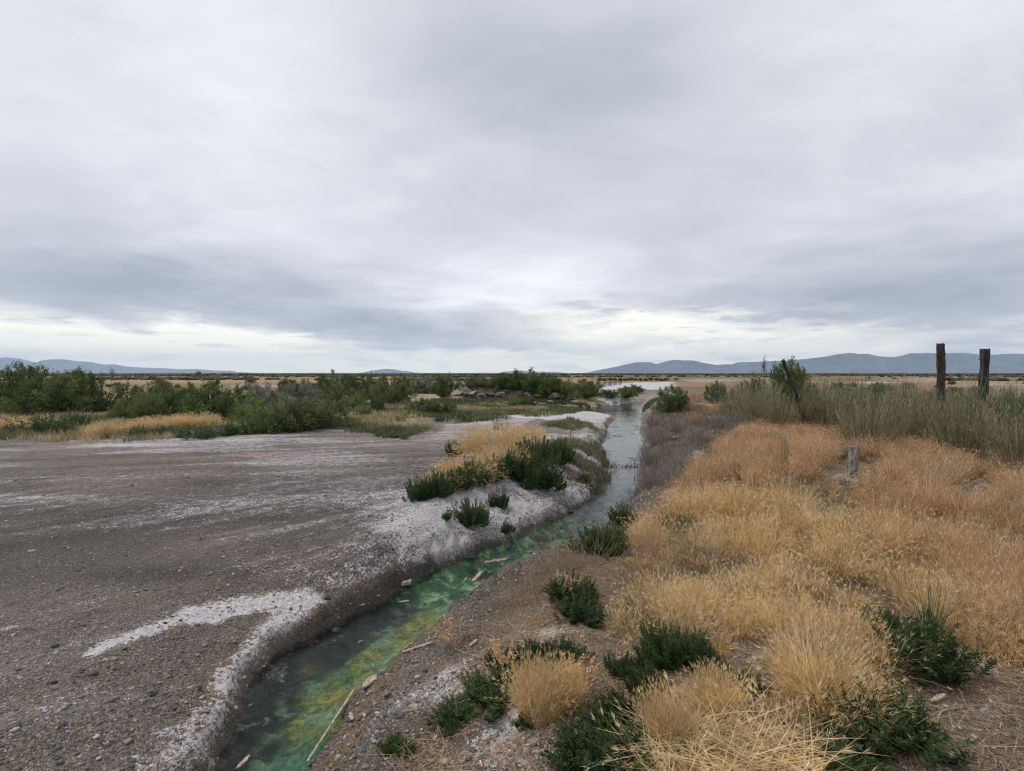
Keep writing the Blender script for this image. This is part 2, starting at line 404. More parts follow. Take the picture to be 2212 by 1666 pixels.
    for c in [(1120, 1600, .22, .25, .75), (1170, 1370, .28, .12, .7), (1600, 1395, .3, .22, .5), (2080, 1420, .4, .25, .35), (2120, 1540, .3, .2, .35),
              (985, 1490, .3, .1, .4), (1020, 1440, .3, .15, .3), (1190, 1310, .25, .07, .4)]:
        salt += c[4]*gp(*c[:4])
    def band(pts, w0, amp, s_=91):
        w = [hit(a, b_)[:2] for a, b_ in pts]; dd = pdist(Xg, Yg, w)
        wn = w0*(.62+.8*fbm(Xg*7, Yg*7, s_, 4))
        return amp*sm(1.6, .3, dd/wn)
    arc = band([(205, 1408), (265, 1382), (350, 1350), (440, 1325), (530, 1308)], .055, 1.0)
    arc = np.maximum(arc, band([(430, 1328), (530, 1308), (600, 1300), (670, 1300)], .14, 1.0))
    salt = np.maximum(salt, arc)
    pale = band([(650, 1308), (600, 1350), (545, 1420), (495, 1480)], .13, 1.05, 93)
    salt = np.maximum(salt, pale*.84); salt = np.maximum(salt, band([(495, 1480), (455, 1550), (410, 1615)], .15, .74, 94))
    inner = inpoly(px, py, [(330, 1368), (430, 1338), (520, 1322), (590, 1322), (600, 1340), (540, 1420), (460, 1480), (300, 1480), (200, 1440)])
    salt = np.where(inner & (pale < .3) & (arc < .3), salt*.25, salt)
    # white flats by the pool and beyond
    for poly, a in [([(1040, 898), (1060, 886), (1130, 876), (1200, 880), (1330, 886), (1330, 905), (1240, 912), (1130, 905)], 1.15),
                    ([(955, 925), (1000, 905), (1100, 893), (1160, 905), (1100, 930), (1030, 950), (960, 950)], .75),
                    ([(1225, 905), (1310, 906), (1320, 922), (1290, 932), (1240, 920)], .9),
                    ([(1289, 842), (1425, 841), (1462, 826), (1440, 824), (1300, 829)], 1.3), ([(1289, 831), (1462, 828), (1450, 824), (1320, 827)], 1.2),
                    ([(1500, 825), (1660, 824), (1650, 819), (1480, 819)], .6), ([(1830, 829), (1960, 829), (1960, 825), (1840, 825)], 1.0),
                    ([(1920, 824), (2030, 823), (2020, 817), (1930, 817)], .75), ([(1280, 862), (1300, 845), (1345, 846), (1335, 868), (1290, 872)], 1.0),
                    ([(1630, 905), (1700, 900), (1700, 915), (1640, 920)], 1.0), ([(520, 838), (700, 838), (720, 832), (500, 832)], .9),
                    ([(2080, 834), (2212, 834), (2212, 827), (2100, 827)], .6)]:
        mk = inpoly(px+(fbm(Xg*.5, Yg*.5, 111, 4)-.5)*70*(py > 845)+(fbm(Xg*.05, Yg*.05, 113, 3)-.5)*60, py+(fbm(Xg*.6, Yg*.6, 112, 4)-.5)*np.clip((py-806)*.35, 0, 30), poly)
        T[mk] = (.27, .235, .21); salt = np.where(mk, np.maximum(salt, a*.72), salt)
    salt = np.where((Yg > 42) & (salt < .55), 0, salt)
    salt = np.where(ins, 0, salt)*sm(0.0, .07, d)
    wet = np.exp(-np.maximum(d, 0)/np.where(Yg > 4.6, .10, .05))  # wet margin; its wider upstream reach paints in the bank's undercut shade
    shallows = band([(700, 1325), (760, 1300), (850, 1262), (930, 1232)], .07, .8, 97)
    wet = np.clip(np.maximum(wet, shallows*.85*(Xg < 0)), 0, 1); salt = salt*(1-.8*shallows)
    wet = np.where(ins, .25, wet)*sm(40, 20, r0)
    # stream bed: algae carpets, bacterial green and yellow, dark mud, painted far sky sheen
    wx = Xg+.14*(fbm(Xg*3, Yg*3, 101, 3)-.5); wy = Yg+.14*(fbm(Xg*3, Yg*3, 102, 3)-.5)
    a1 = fbm(wx*4.5-wy*2, wy*3, 103, 4); a2 = fbm(wx*9, wy*7, 104, 4); a3 = fbm(wx*14, wy*11, 105, 3)
    dl = pdist(Xg, Yg, WL); dr = pdist(Xg, Yg, WR); cr = dl/(dl+dr+1e-6)      # 0 left shore, 1 right shore
    bedc = np.zeros_like(T); bedc[:] = (.018, .022, .022)
    def lb(mask, c): bedc[:] = bedc*(1-mask[..., None])+np.array(c)*mask[..., None]
    nearm = sm(4.9, 4.3, Yg)
    gm = sm(.30, .55, cr+.55*(a1-.5))
    lb(nearm*gm*.95, (.05, .17, .05)); lb(nearm*gm*sm(.44, .58, a2), (.022, .060, .038)); lb(nearm*sm(.55, .64, a3)*.5, (.03, .045, .03))
    yel = sm(.38, .62, cr+.9*(a1-.50))*sm(2.7, 3.2, Yg)*nearm
    lb(yel*.9, (.27, .26, .06)); lb(yel*sm(.46, .58, a3)*.75, (.10, .12, .045))
    lb(nearm*sm(.57, .66, a2)*sm(.15, .3, cr)*.6, (.20, .33, .20))
    teal = nearm*gm*sm(.52, .6, fbm(wx*5, wy*5, 107, 3)); lb(teal*.5, (.10, .25, .17))
    mid = sm(4.3, 4.9, Yg)*sm(11, 9.5, Yg)
    lb(mid*sm(.44, .58, a1)*.8, (.04, .15, .06)); lb(mid*sm(.56, .64, a2)*.75, (.22, .42, .20)); lb(mid*sm(.62, .68, a3)*.6, (.45, .60, .42))
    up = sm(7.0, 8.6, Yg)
    lb(up*sm(.36, .55, a1)*.8, (.14, .25, .18)); lb(up*sm(.5, .62, a2)*.6, (.32, .42, .34)); lb(sm(9.0, 11.5, Yg)*.9, (.62, .65, .63)); lb(sm(9.5, 11.5, Yg)*sm(.52, .6, a1)*.5, (.10, .13, .11))  # far bed painted pale silver, standing in for reflected sky
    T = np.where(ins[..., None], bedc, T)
    peb = sm(26, 9, r0)*np.where(right, 1-.75*sm(.5, 1.4, d)*sm(2.0, 3.2, Yg), 1); peb = np.where(ins, .12, peb)
    peb = np.where((arc > .5) | ((pale > .6)), peb*.45, peb)
    V = np.stack([Xg, Yg, h], -1).reshape(-1, 3)
    idx = np.arange(nx*ny).reshape(ny, nx); Q = np.stack([idx[:-1, :-1], idx[:-1, 1:], idx[1:, 1:], idx[1:, :-1]], -1).reshape(-1, 4)
    mb = MB(); mb.add(V, Q); o = mb.build('ground', M_ground, smooth=True); me = o.data
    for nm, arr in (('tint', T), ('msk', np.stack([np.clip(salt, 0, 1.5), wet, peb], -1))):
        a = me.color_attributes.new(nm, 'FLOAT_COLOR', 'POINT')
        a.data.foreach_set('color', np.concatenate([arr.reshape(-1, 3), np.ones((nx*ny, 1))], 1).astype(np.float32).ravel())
    tag(o, 'gravelly salt-streaked flat and dry plain reaching to the horizon', 'ground', kind='structure')
build_ground()
# ---- water
def build_water():
    m, t, out = mat('shallow_stream_water')
    pos = t.new('ShaderNodeNewGeometry').outputs['Position']; x, y, z = t.sep(pos)
    far = t.range(y, 4.2, 9.5)
    rip = t.noise(t.vmath('MULTIPLY', pos, (1, 1, 1)), 14, 4, .6, 1.2)
    rip2 = t.noise(pos, 3.5, 3, .5, .8)
    hh = t.math('ADD', t.math('MULTIPLY', rip, .35), rip2)
    nb = t.bump(hh, .6, t.math('MULTIPLY', t.range(y, 3.4, 6, .010, .045), t.range(y, 7, 10.5, 1.0, .28)))
    fr = t.new('ShaderNodeFresnel'); t.put(fr.inputs[0], t.range(y, 4.5, 11, 1.17, 2.5)); t.put(fr.inputs[1], nb)
    gl_ = t.new('ShaderNodeBsdfGlossy'); gl_.inputs['Roughness'].default_value = .04; t.put(gl_.inputs['Normal'], nb)
    tr = t.new('ShaderNodeBsdfTransparent'); tr.inputs[0].default_value = (.95, .98, .96, 1)
    ws = t.new('ShaderNodeMixShader'); t.l.new(fr.outputs[0], ws.inputs[0]); t.l.new(tr.outputs[0], ws.inputs[1]); t.l.new(gl_.outputs[0], ws.inputs[2])
    # floating scum and algae threads
    w = t.vmath('ADD', pos, t.vmath('MULTIPLY', t.noise(pos, 5, 2, out='Color'), (.35, .35, 0)))
    f1 = t.math('ADD', t.math('MULTIPLY', t.noise(w, 5.5, 9, .72), t.math('SUBTRACT', 1, t.range(y, 7, 12))), t.math('MULTIPLY', t.noise(t.vmath('MULTIPLY', w, (1, .7, 1)), 2.0, 7, .66), t.range(y, 7, 12)))
    thr = t.range(y, 6, 13, .595, .555)
    film = t.math('MULTIPLY', t.range(f1, thr, t.math('ADD', thr, .03)), .85)
    ed = t.noise(pos, 30, 3, .6)
    fc = t.mix(t.range(y, 6, 11), t.ramp(ed, [(.35, (.012, .014, .013)), (.55, (.02, .03, .022)), (.62, (.12, .20, .10)), (.75, (.30, .38, .24))]),
               t.ramp(ed, [(.35, (.03, .038, .03)), (.7, (.08, .10, .08))]))
    df = t.new('ShaderNodeBsdfPrincipled'); t.put(df.inputs['Base Color'], fc); df.inputs['Roughness'].default_value = .45
    t.put(df.inputs['Normal'], t.bump(ed, 1.0, .03))
    mx = t.new('ShaderNodeMixShader'); t.put(mx.inputs[0], film); t.l.new(ws.outputs[0], mx.inputs[1]); t.l.new(df.outputs[0], mx.inputs[2])
    t.l.new(mx.outputs[0], out.inputs[0])
    bm = bmesh.new(); vs = [bm.verts.new((a, b_, ZW)) for a, b_ in WPOLY]
    # widen a little so the edge is buried in the bank
    c = []
    P_ = np.array(WPOLY); n = len(P_)
    area = .5*sum(P_[i][0]*P_[(i+1) % n][1]-P_[(i+1) % n][0]*P_[i][1] for i in range(n))
    for i in range(n):
        e1 = P_[i]-P_[i-1]; e2 = P_[(i+1) % n]-P_[i]
        n1_ = np.array([e1[1], -e1[0]])/(np.linalg.norm(e1)+1e-9); n2_ = np.array([e2[1], -e2[0]])/(np.linalg.norm(e2)+1e-9)
        nn = n1_+n2_; nn = nn/(np.linalg.norm(nn)+1e-9)*np.sign(area); vs[i].co.x += nn[0]*.22; vs[i].co.y += nn[1]*.22
    f = bm.faces.new(vs); bmesh.ops.triangulate(bm, faces=[f]); bmesh.ops.recalc_face_normals(bm, faces=bm.faces)
    if sum(f.normal.z for f in bm.faces) < 0: bmesh.ops.reverse_faces(bm, faces=bm.faces)
    me = bpy.data.meshes.new('stream_water'); bm.to_mesh(me); bm.free(); me.materials.append(m)
    o = bpy.data.objects.new('stream_water', me); C.objects.link(o)
    tag(o, 'narrow shallow stream with green algae winding away between its banks', 'water', kind='structure')
build_water()
# ---- mountains
def mountains(name, label, prof, dist, base_c, snow=0.0, depth=5200):
    m, t, out = mat(name+'_rock')
    pos = t.new('ShaderNodeNewGeometry').outputs['Position']
    n = t.noise(pos, .0011, 6, .6); n2 = t.noise(pos, .0035, 5, .6)
    col = t.mix(t.range(n, .4, .62), base_c, tuple(c*1.35 for c in base_c)); col = t.mix(t.range(n2, .48, .60, 0, .6), col, tuple(c*.55 for c in base_c))  # rock tone tinted to carry part of the haze blue
    if snow:
        z = t.sep(pos)[2]
        s = t.math('MULTIPLY', t.range(z, snow*.85, snow*.98), t.range(n2, .47, .55)); col = t.mix(s, col, (.7, .72, .75))
    principled(t, out, Base_Color=col, Roughness=.95, Specular_IOR_Level=.1)
    pr = np.array(prof, float); az_ = (pr[:, 0]-F)/F; hh = (806-pr[:, 1])/F*dist
    na, nt = 520, 60
    a = np.linspace(az_[0], az_[-1], na); H0 = np.maximum(np.interp(a, az_, hh), 0)
    tt = np.linspace(0, 1, nt); A, T = np.meshgrid(a, tt)
    YY = dist - depth*.5 + depth*T; XX = A*dist*(1+0*T)
    shape = np.where(T < .5, (T/.5)**1.35, ((1-T)/.5)**1.1)
    rd = 1-np.abs(fbm(XX/900+3, YY/2600, 5, 5)*2-1)*1.0
    g2 = 1-np.abs(fbm(XX/380, YY/1500, 15, 4)*2-1)
    mod = (.62+.38*shape)*(1-(.62*(1-rd)*2+.34*(1-g2)*2)*(1-np.abs(T-.5)*0-sm(.36, .5, T)*(T < .5)-(T >= .5)*sm(.64, .5, T)))
    ZZ = H0[None, :]*shape*np.clip(mod, .15, 1.2)
    ZZ = ZZ*(H0[None, :]/np.maximum(ZZ.max(0), 1e-3))
    ZZ = ZZ + H0[None, :]*.03*(fbm(XX/160, YY/160, 25, 3)-.5)*shape - 6
    V = np.stack([XX, YY, ZZ], -1).reshape(-1, 3); idx = np.arange(na*nt).reshape(nt, na)
    Q = np.stack([idx[:-1, :-1], idx[:-1, 1:], idx[1:, 1:], idx[1:, :-1]], -1).reshape(-1, 4)
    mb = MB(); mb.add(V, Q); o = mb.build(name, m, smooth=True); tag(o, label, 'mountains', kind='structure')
mountains('mountains', 'long blue mountain range behind the fence posts on the right skyline',
  [(1262,806),(1296,798.5),(1331,792),(1356,786),(1378.6,782),(1403.6,782),(1417,786.5),(1443.6,779),(1461,776.5),(1476,778.5),(1493.6,778),(1516,783),(1546,788),
   (1568.6,786.5),(1583.6,786.5),(1596,782),(1621,781.5),(1659,780),(1709,778),(1779,771),(1809,765),(1836.6,762),(1854,764.5),(1871.6,764),(1891.6,768.5),
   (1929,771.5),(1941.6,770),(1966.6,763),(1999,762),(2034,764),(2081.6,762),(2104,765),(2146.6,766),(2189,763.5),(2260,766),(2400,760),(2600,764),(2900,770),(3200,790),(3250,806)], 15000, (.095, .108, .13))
mountains('mountains', 'pale blue mountain range with traces of snow on the left skyline',
  [(-200,806),(-150,780),(-120,768),(-60,764),(0,769.5),(37,774),(60,779),(77.5,783),(95,778),(112.5,776),(140,776),(160,779.5),(195,781.5),(215,786),(232,788),
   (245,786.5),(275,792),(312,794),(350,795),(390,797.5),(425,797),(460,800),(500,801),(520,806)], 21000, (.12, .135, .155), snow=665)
mountains('mountains', 'faint small blue peak standing alone on the middle of the skyline',
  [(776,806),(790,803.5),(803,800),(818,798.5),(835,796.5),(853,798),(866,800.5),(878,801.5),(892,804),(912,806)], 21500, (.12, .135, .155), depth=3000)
mountains('mountains', 'very faint low ridge on the skyline left of the long range',
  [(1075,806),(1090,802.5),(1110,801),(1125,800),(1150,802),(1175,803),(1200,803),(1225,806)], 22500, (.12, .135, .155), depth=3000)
# ---- haze: the air that adds to the blue tinted into the far ranges
def build_haze():
    m = bpy.data.materials.new('air_haze'); m.use_nodes = True; t = NT(m.node_tree); t.n.clear()
    out = t.new('ShaderNodeOutputMaterial'); v = t.new('ShaderNodeVolumePrincipled')
    v.inputs['Color'].default_value = (.62, .77, 1.0, 1); v.inputs['Density'].default_value = 3.6e-5; v.inputs['Anisotropy'].default_value = .2
    t.l.new(v.outputs[0], out.inputs['Volume'])
    a, b_, z0, z1 = 25500, 25500, -2.5, 900
    bm = bmesh.new(); bmesh.ops.create_cube(bm, size=1)
    for q in bm.verts: q.co = Vector((q.co.x*2*a, q.co.y*2*b_, z0 if q.co.z < 0 else z1))
    me = bpy.data.meshes.new('haze'); bm.to_mesh(me); bm.free(); me.materials.append(m)
    o = bpy.data.objects.new('haze', me); C.objects.link(o); tag(o, 'thin blue haze lying over the whole plain', 'haze', kind='stuff')
build_haze()
# ================================================================== plant geometry
def rdir(n, r=rng):
    v = r.normal(size=(n, 3)); return v/np.linalg.norm(v, axis=1, keepdims=True)
def nrm(v): return v/(np.linalg.norm(v, axis=-1, keepdims=True)+1e-12)
def blades(P, az, tilt, L, Wd, bend, Cc, seg=3, r=rng, tipw=.12):
    """curved tapering blades; returns verts, quads, colours, node points (N,seg+1,3)"""
    N = len(P); P = np.asarray(P, float); pts = np.zeros((N, seg+1, 3)); pts[:, 0] = P
    for k in range(seg):
        a = tilt+bend*(k+.5)/seg
        pts[:, k+1] = pts[:, k] + (L/seg)[:, None]*np.stack([np.sin(a)*np.sin(az), np.sin(a)*np.cos(az), np.cos(a)], -1)
    wa = r.uniform(0, 2*np.pi, N); wd = np.stack([np.cos(wa), np.sin(wa), np.zeros(N)], -1)
    t = np.linspace(0, 1, seg+1); w = (1-t)**.7*(1-tipw)+tipw
    off = wd[:, None, :]*(Wd[:, None]*w[None, :]*.5)[..., None]
    V = np.stack([pts-off, pts+off], 2).reshape(-1, 3)
    b = (np.arange(N)*(seg+1)*2)[:, None]+(np.arange(seg)*2)[None, :]; b = b.reshape(-1)
    Q = np.stack([b, b+1, b+3, b+2], -1)
    return V, Q, np.repeat(np.broadcast_to(Cc, (N, 3)), (seg+1)*2, 0), pts
def leaves(P, D, L, Wd, Cc, r=rng, fold=0.0):
    N = len(P); S = nrm(np.cross(D, rdir(N, r))); L = np.broadcast_to(L, N)[:, None]; Wd = np.broadcast_to(Wd, N)[:, None]
    V = np.stack([P, P+D*L*.45+S*Wd*.5, P+D*L, P+D*L*.45-S*Wd*.5], 1).reshape(-1, 3)
    b = np.arange(N)*4; return V, np.stack([b, b+1, b+2, b+3], -1), np.repeat(np.broadcast_to(Cc, (N, 3)), 4, 0)
def tubes(pts, R, sides=5):
    """pts (N,K,3), R (N,K)"""
    N, K, _ = pts.shape; T = nrm(np.gradient(pts, axis=1)); ref = np.where(np.abs(T[..., 2:]) > .9, [[[1., 0, 0]]], [[[0, 0, 1.]]])
    A = nrm(np.cross(T, ref)); B = np.cross(T, A); th = np.arange(sides)*2*np.pi/sides
    ring = pts[:, :, None, :]+R[:, :, None, None]*(np.cos(th)[None, None, :, None]*A[:, :, None]+np.sin(th)[None, None, :, None]*B[:, :, None])
    V = ring.reshape(-1, 3); base = (np.arange(N)*K*sides)[:, None, None]+(np.arange(K-1)*sides)[None, :, None]+np.arange(sides)[None, None, :]
    nx_ = (np.arange(N)*K*sides)[:, None, None]+(np.arange(K-1)*sides)[None, :, None]+((np.arange(sides)+1) % sides)[None, None, :]
    Q = np.stack([base, nx_, nx_+sides, base+sides], -1).reshape(-1, 4)
    return V, Q
def jit(c, n, a=.18, r=rng, hue=.08):
    c = np.asarray(c, float); return np.clip(c*(1+r.normal(0, a, (n, 1)))*(1+r.normal(0, hue, (n, 3))), .004, 1)
def palette(cols, n, r=rng, a=.15):
    c = np.asarray(cols)[r.integers(0, len(cols), n)]; return np.clip(c*(1+r.normal(0, a, (n, 1))), .004, 1)

M_leaf = leaf_mat('shrub_foliage', .28, .6, .3, 5)
M_forb = leaf_mat('forb_foliage', .25, .5, .2, 25, .35)
M_straw = leaf_mat('dry_straw', .35, .6, .22, 4, .25)
M_twig = leaf_mat('grey_twigs', .1, .8, .25, 12, .1)
def wood_mat(name, c1, c2, scale=18):
    m, t, out = mat(name); tc_ = t.new('ShaderNodeTexCoord').outputs['Object']
    n = t.noise(t.vmath('MULTIPLY', tc_, (6, 6, .5)), scale*.35, 6, .65); n2 = t.noise(tc_, scale, 4, .6)
    v = t.math('ADD', t.math('MULTIPLY', n, .7), t.math('MULTIPLY', n2, .3))
    col = t.ramp(v, [(.32, tuple(c*.35 for c in c1)), (.45, c1), (.62, c2), (.75, tuple(c*1.25 for c in c2))])
    principled(t, out, Base_Color=col, Roughness=.85, Normal=t.bump(v, .9, .01), Specular_IOR_Level=.2); return m
M_bark = wood_mat('shrub_bark', (.075, .06, .05), (.15, .13, .11))

DARKG = [(.098, .146, .052), (.120, .166, .060), (.075, .112, .047), (.156, .198, .073)]
OLIVE = [(.150, .179, .078), (.176, .198, .091), (.117, .140, .062), (.215, .227, .111)]
LIME = [(.208, .254, .081), (.169, .221, .072), (.247, .280, .101), (.137, .182, .062)]
GREYG = [(.196, .207, .149), (.230, .236, .178), (.149, .167, .115), (.253, .253, .196)]
def bush_parts(seed, cols, n_cl=85, n_leaf=95, shape=(1, 1), leafL=.062, leafW=.022, sprigs=6, spread=1.0, open_=0.0):
    """unit bush: about 1 m tall and 2*shape[0] wide, woody branches and clumped foliage"""
    r = np.random.default_rng(seed)
    # lumpy dome of clump centres
    lobes = r.uniform(-1, 1, (5, 2))*[.62*shape[0], .5*shape[0]]; lh = r.uniform(.62, 1.0, 5); lr = r.uniform(.32, .52, 5)*shape[0]
    lobes[0] = (r.uniform(-.2, .2), r.uniform(-.2, .2)); lh[0] = 1.0; lr[0] = .55*shape[0]
    k = r.integers(0, 5, n_cl); u = rdir(n_cl, r); u[:, 2] = np.abs(u[:, 2])*1.0 + .02; u = nrm(u)
    rr = r.uniform(.45, 1, n_cl)**.5
    cen = np.zeros((n_cl, 3)); cen[:, :2] = lobes[k]+u[:, :2]*(lr[k]*rr)[:, None]; cen[:, 2] = .08+u[:, 2]*(lh[k]-.14)*rr*r.uniform(.85, 1.05, n_cl)
    # branches from the root to each clump
    base = r.normal(0, .05, (n_cl, 3))*[1, 1, 0]+lobes[k].mean(0)[None]*[0, ] if False else np.c_[lobes[k]*.25+r.normal(0, .03, (n_cl, 2)), np.zeros(n_cl)]
    mid = base*.5+cen*.5+np.c_[(base-cen)[:, :2]*.10, -.02+r.normal(0, .03, n_cl)]
    t = np.linspace(0, 1, 5)[None, :, None]; pts = (1-t)**2*base[:, None]+2*t*(1-t)*mid[:, None]+t**2*cen[:, None]
    pts += r.normal(0, .012, pts.shape)*np.array([0, 1, 1, 1, .4])[None, :, None]
    R = np.linspace(.016, .0035, 5)[None, :]*r.uniform(.7, 1.4, (n_cl, 1))
    wb = MB(); V, Q = tubes(pts, R, 4); wb.add(V, Q, col=(.09, .075, .06))
    lb_ = MB()
    out = nrm(np.c_[u[:, :2]*.8, u[:, 2]+.35]); cl_r = r.uniform(.09, .17, n_cl)*spread*(shape[0]*.5+.5)
    per = (n_leaf*r.uniform(.5, 1.4, n_cl)).astype(int); ii = np.repeat(np.arange(n_cl), per); n = len(ii)
    ccol = palette(cols, n_cl, r, .16)[ii]
    al = r.uniform(-.9, 1.25, n)**1; side = r.normal(0, .42, (n, 3))
    P_ = cen[ii]+out[ii]*(al*cl_r[ii])[:, None]+side*(cl_r[ii]*(1.15-.55*al))[:, None]
    D = nrm(out[ii]*.9+rdir(n, r)*.75+[0, 0, .25])
    P_[:, 2] = np.maximum(P_[:, 2], .015)
    cc = np.clip(ccol*(1+r.normal(0, .16, (n, 1))), .004, 1)
    lb_.add(*sw(leaves(P_, D, leafL*r.uniform(.6, 1.3, n), leafW*r.uniform(.7, 1.3, n), cc, r)))
    # loose sprigs sticking out of the crown
    if sprigs:
        q = r.choice(np.argsort(-cen[:, 2])[:max(sprigs*2, 6)], sprigs); sp = cen[q]; L = r.uniform(.12, .26, sprigs)
        d_ = nrm(np.c_[r.normal(0, .25, (sprigs, 2)), np.ones(sprigs)])
        tt = np.linspace(0, 1, 4)[None, :, None]; pp = sp[:, None]+d_[:, None]*tt*L[:, None, None]
        V, Q = tubes(pp, np.tile(np.linspace(.005, .002, 4), (sprigs, 1)), 4); wb.add(V, Q, col=(.09, .075, .06))
        m_ = 42; i2 = np.repeat(np.arange(sprigs), m_); f = r.uniform(.1, 1.1, sprigs*m_)
        P2 = sp[i2]+d_[i2]*(f*L[i2])[:, None]+r.normal(0, .022, (sprigs*m_, 3)); D2 = nrm(d_[i2]*.6+rdir(sprigs*m_, r))
        lb_.add(*sw(leaves(P2, D2, leafL*.9*r.uniform(.6, 1.2, len(P2)), leafW*r.uniform(.7, 1.2, len(P2)), palette(cols, len(P2), r), r)))
    return wb, lb_
def sw(x):  # leaves()/blades() -> MB.add arguments
    return (x[0], x[1], None, x[2])
protos = {}
def register(key, name, parts):
    """parts: list of (part name, MB, material); meshes are shared by every copy"""
    out = []
    for pn, mb, m in parts:
        o = mb.build(pn, m, link=False); out.append((pn, o))
    protos[key] = (name, out)
used = {}
def place(key, px, py, hpx, wpx, label, cat, group=None, rot=None, tilt=(0, 0), sink=.03, unit_w=2.0, pos=None):
    """stand one plant on the terrain; size in metres follows from its distance"""
    name, parts = protos[key]
    x, y, z = hit(px, py) if pos is None else pos
    s = y/F; H_ = hpx*s; Wd = wpx*s/unit_w
    root = empty(name, (x, y, z-sink*H_)); root.scale = (Wd, Wd, H_)
    root.rotation_euler = (tilt[0], tilt[1], rng.uniform(0, 6.28) if rot is None else rot)
    for i, (pn, o) in enumerate(parts):
        c = o.copy(); c.name = pn; C.objects.link(c); c.parent = root
    tag(root, label, cat, group); return root
for i in range(4):
    for kk, cols, kw in (('dark', DARKG, {}), ('olive', OLIVE, {}), ('lime', LIME, dict(leafL=.05, leafW=.016)), ('greyg', GREYG, dict(leafL=.06, leafW=.014, sprigs=10))):
        if kk in ('lime', 'greyg') and i > 2: continue
        w, l = bush_parts(100+i*7+len(kk), cols, **{**dict(n_cl=125, n_leaf=85, sprigs=8, spread=.74), **kw})
        register(f'{kk}{i}', 'shrub', [('branches', w, M_bark), ('foliage', l, M_leaf)])
# big tree-like bushes at the left, with a trunk and a crown
for i in range(3):
    w, l = bush_parts(300+i, DARKG+OLIVE[:2], n_cl=210, n_leaf=85, sprigs=14, spread=.66, leafL=.046, leafW=.019)
    register(f'big{i}', 'tall_shrub', [('branches', w, M_bark), ('foliage', l, M_leaf)])
# low leafy dark forbs (upright stems, lance leaves)
FORB = [(.036, .064, .020), (.044, .076, .024), (.030, .054, .018), (.060, .094, .030)]
FORBF = [(.060, .098, .032), (.075, .115, .038), (.045, .078, .028)]
def forb_parts(seed, cols, ns=70, nl=34, leafL=.15, leafW=.032, lean=.55):
    r = np.random.default_rng(seed); rr = np.sqrt(r.uniform(0, 1, ns)); a = r.uniform(0, 2*np.pi, ns)
    lob = 1+.38*np.sin(a*3+seed)+.28*np.sin(a*5+seed*2)
    base = np.c_[np.cos(a)*rr*.62*lob, np.sin(a)*rr*.62*lob, np.zeros(ns)]
    L = (1-.45*rr**2)*r.uniform(.42, 1.1, ns); az_ = np.arctan2(base[:, 0], base[:, 1])+r.normal(0, .4, ns)
    V, Q, cc, pts = blades(base, az_, rr*lean*r.uniform(.4, 1, ns), L, np.full(ns, .02), r.uniform(-.5, .7, ns), (.07, .085, .04), 4, r, .5)
    st = MB(); st.add(V, Q, col=cc)
    n = ns*nl; ii = np.repeat(np.arange(ns), nl); f = np.tile(np.linspace(.12, 1.0, nl), ns)+r.normal(0, .015, n); f = np.clip(f, .05, 1)
    k = np.clip((f*4).astype(int), 0, 3); u = (f*4-k)[:, None]; P_ = pts[ii, k]*(1-u)+pts[ii, k+1]*u
    ax = nrm(pts[ii, k+1]-pts[ii, k]); ga = np.tile(np.arange(nl)*2.4, ns)+ii
    hd = np.stack([np.cos(ga), np.sin(ga), np.zeros(n)], -1); up = .35+1.0*f[:, None]**2
    D = nrm(hd+ax*up+r.normal(0, .18, (n, 3))); ll = leafL*(1.1-.55*f)*r.uniform(.7, 1.2, n)
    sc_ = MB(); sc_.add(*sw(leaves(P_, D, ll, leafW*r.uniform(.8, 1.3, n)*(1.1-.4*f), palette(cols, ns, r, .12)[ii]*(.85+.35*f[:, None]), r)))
    return st, sc_
for i in range(5):
    s_, l_ = forb_parts(500+i, FORB if i < 3 else [(.055, .095, .028), (.070, .11, .034), (.040, .070, .022)], 105+8*i, 40, .155, .042, .8); register(f'forb{i}', 'leafy_weed', [('stems', s_, M_forb), ('leaves', l_, M_forb)])
for i in range(3):
    s_, l_ = forb_parts(520+i, FORBF, 46, 16, .22, .06, .5); register(f'forbfar{i}', 'leafy_weed', [('stems', s_, M_forb), ('leaves', l_, M_forb)])
# tall wispy clumps on the right
WISP = [(.23, .22, .13), (.17, .18, .105), (.29, .265, .17), (.125, .14, .08), (.36, .30, .20), (.42, .32, .19)]
def wisp_parts(seed, cols, n=420, tilt=.62, wd=.012, leafn=9):
    r = np.random.default_rng(seed); rr = np.sqrt(r.uniform(0, 1, n)); a = r.uniform(0, 2*np.pi, n)
    base = np.c_[np.sin(a)*rr*.38, np.cos(a)*rr*.38, np.zeros(n)]
    L = r.uniform(.4, 1.15, n)*(1.05-.2*rr); V, Q, cc, pts = blades(base, a+r.normal(0, .35, n), rr*tilt*r.uniform(.3, 1.5, n), L, wd*r.uniform(.6, 1.3, n), r.normal(.15, .3, n), palette(cols, n, r, .2), 4, r)
    # darker grey wood low down belongs to the old stems
    m1 = MB(); m1.add(V, Q, col=cc)
    ii = np.repeat(np.arange(n), leafn); f = r.uniform(.4, 1, n*leafn); k = np.clip((f*4).astype(int), 0, 3); u = (f*4-k)[:, None]
    P_ = pts[ii, k]*(1-u)+pts[ii, k+1]*u; D = nrm(nrm(pts[ii, k+1]-pts[ii, k])+rdir(n*leafn, r)*.55)
    m2 = MB(); m2.add(*sw(leaves(P_, D, r.uniform(.05, .11, len(P_)), .011, palette(cols, n, r, .15)[ii], r)))
    return m1, m2
for i in range(5):
    a_, b_ = wisp_parts(600+i, WISP if i < 3 else [(.10, .12, .06), (.13, .145, .075), (.075, .09, .05), (.17, .17, .10)], 380); register(f'wisp{i}', 'grass_clump', [('stems', a_, M_straw), ('foliage', b_, M_straw)])
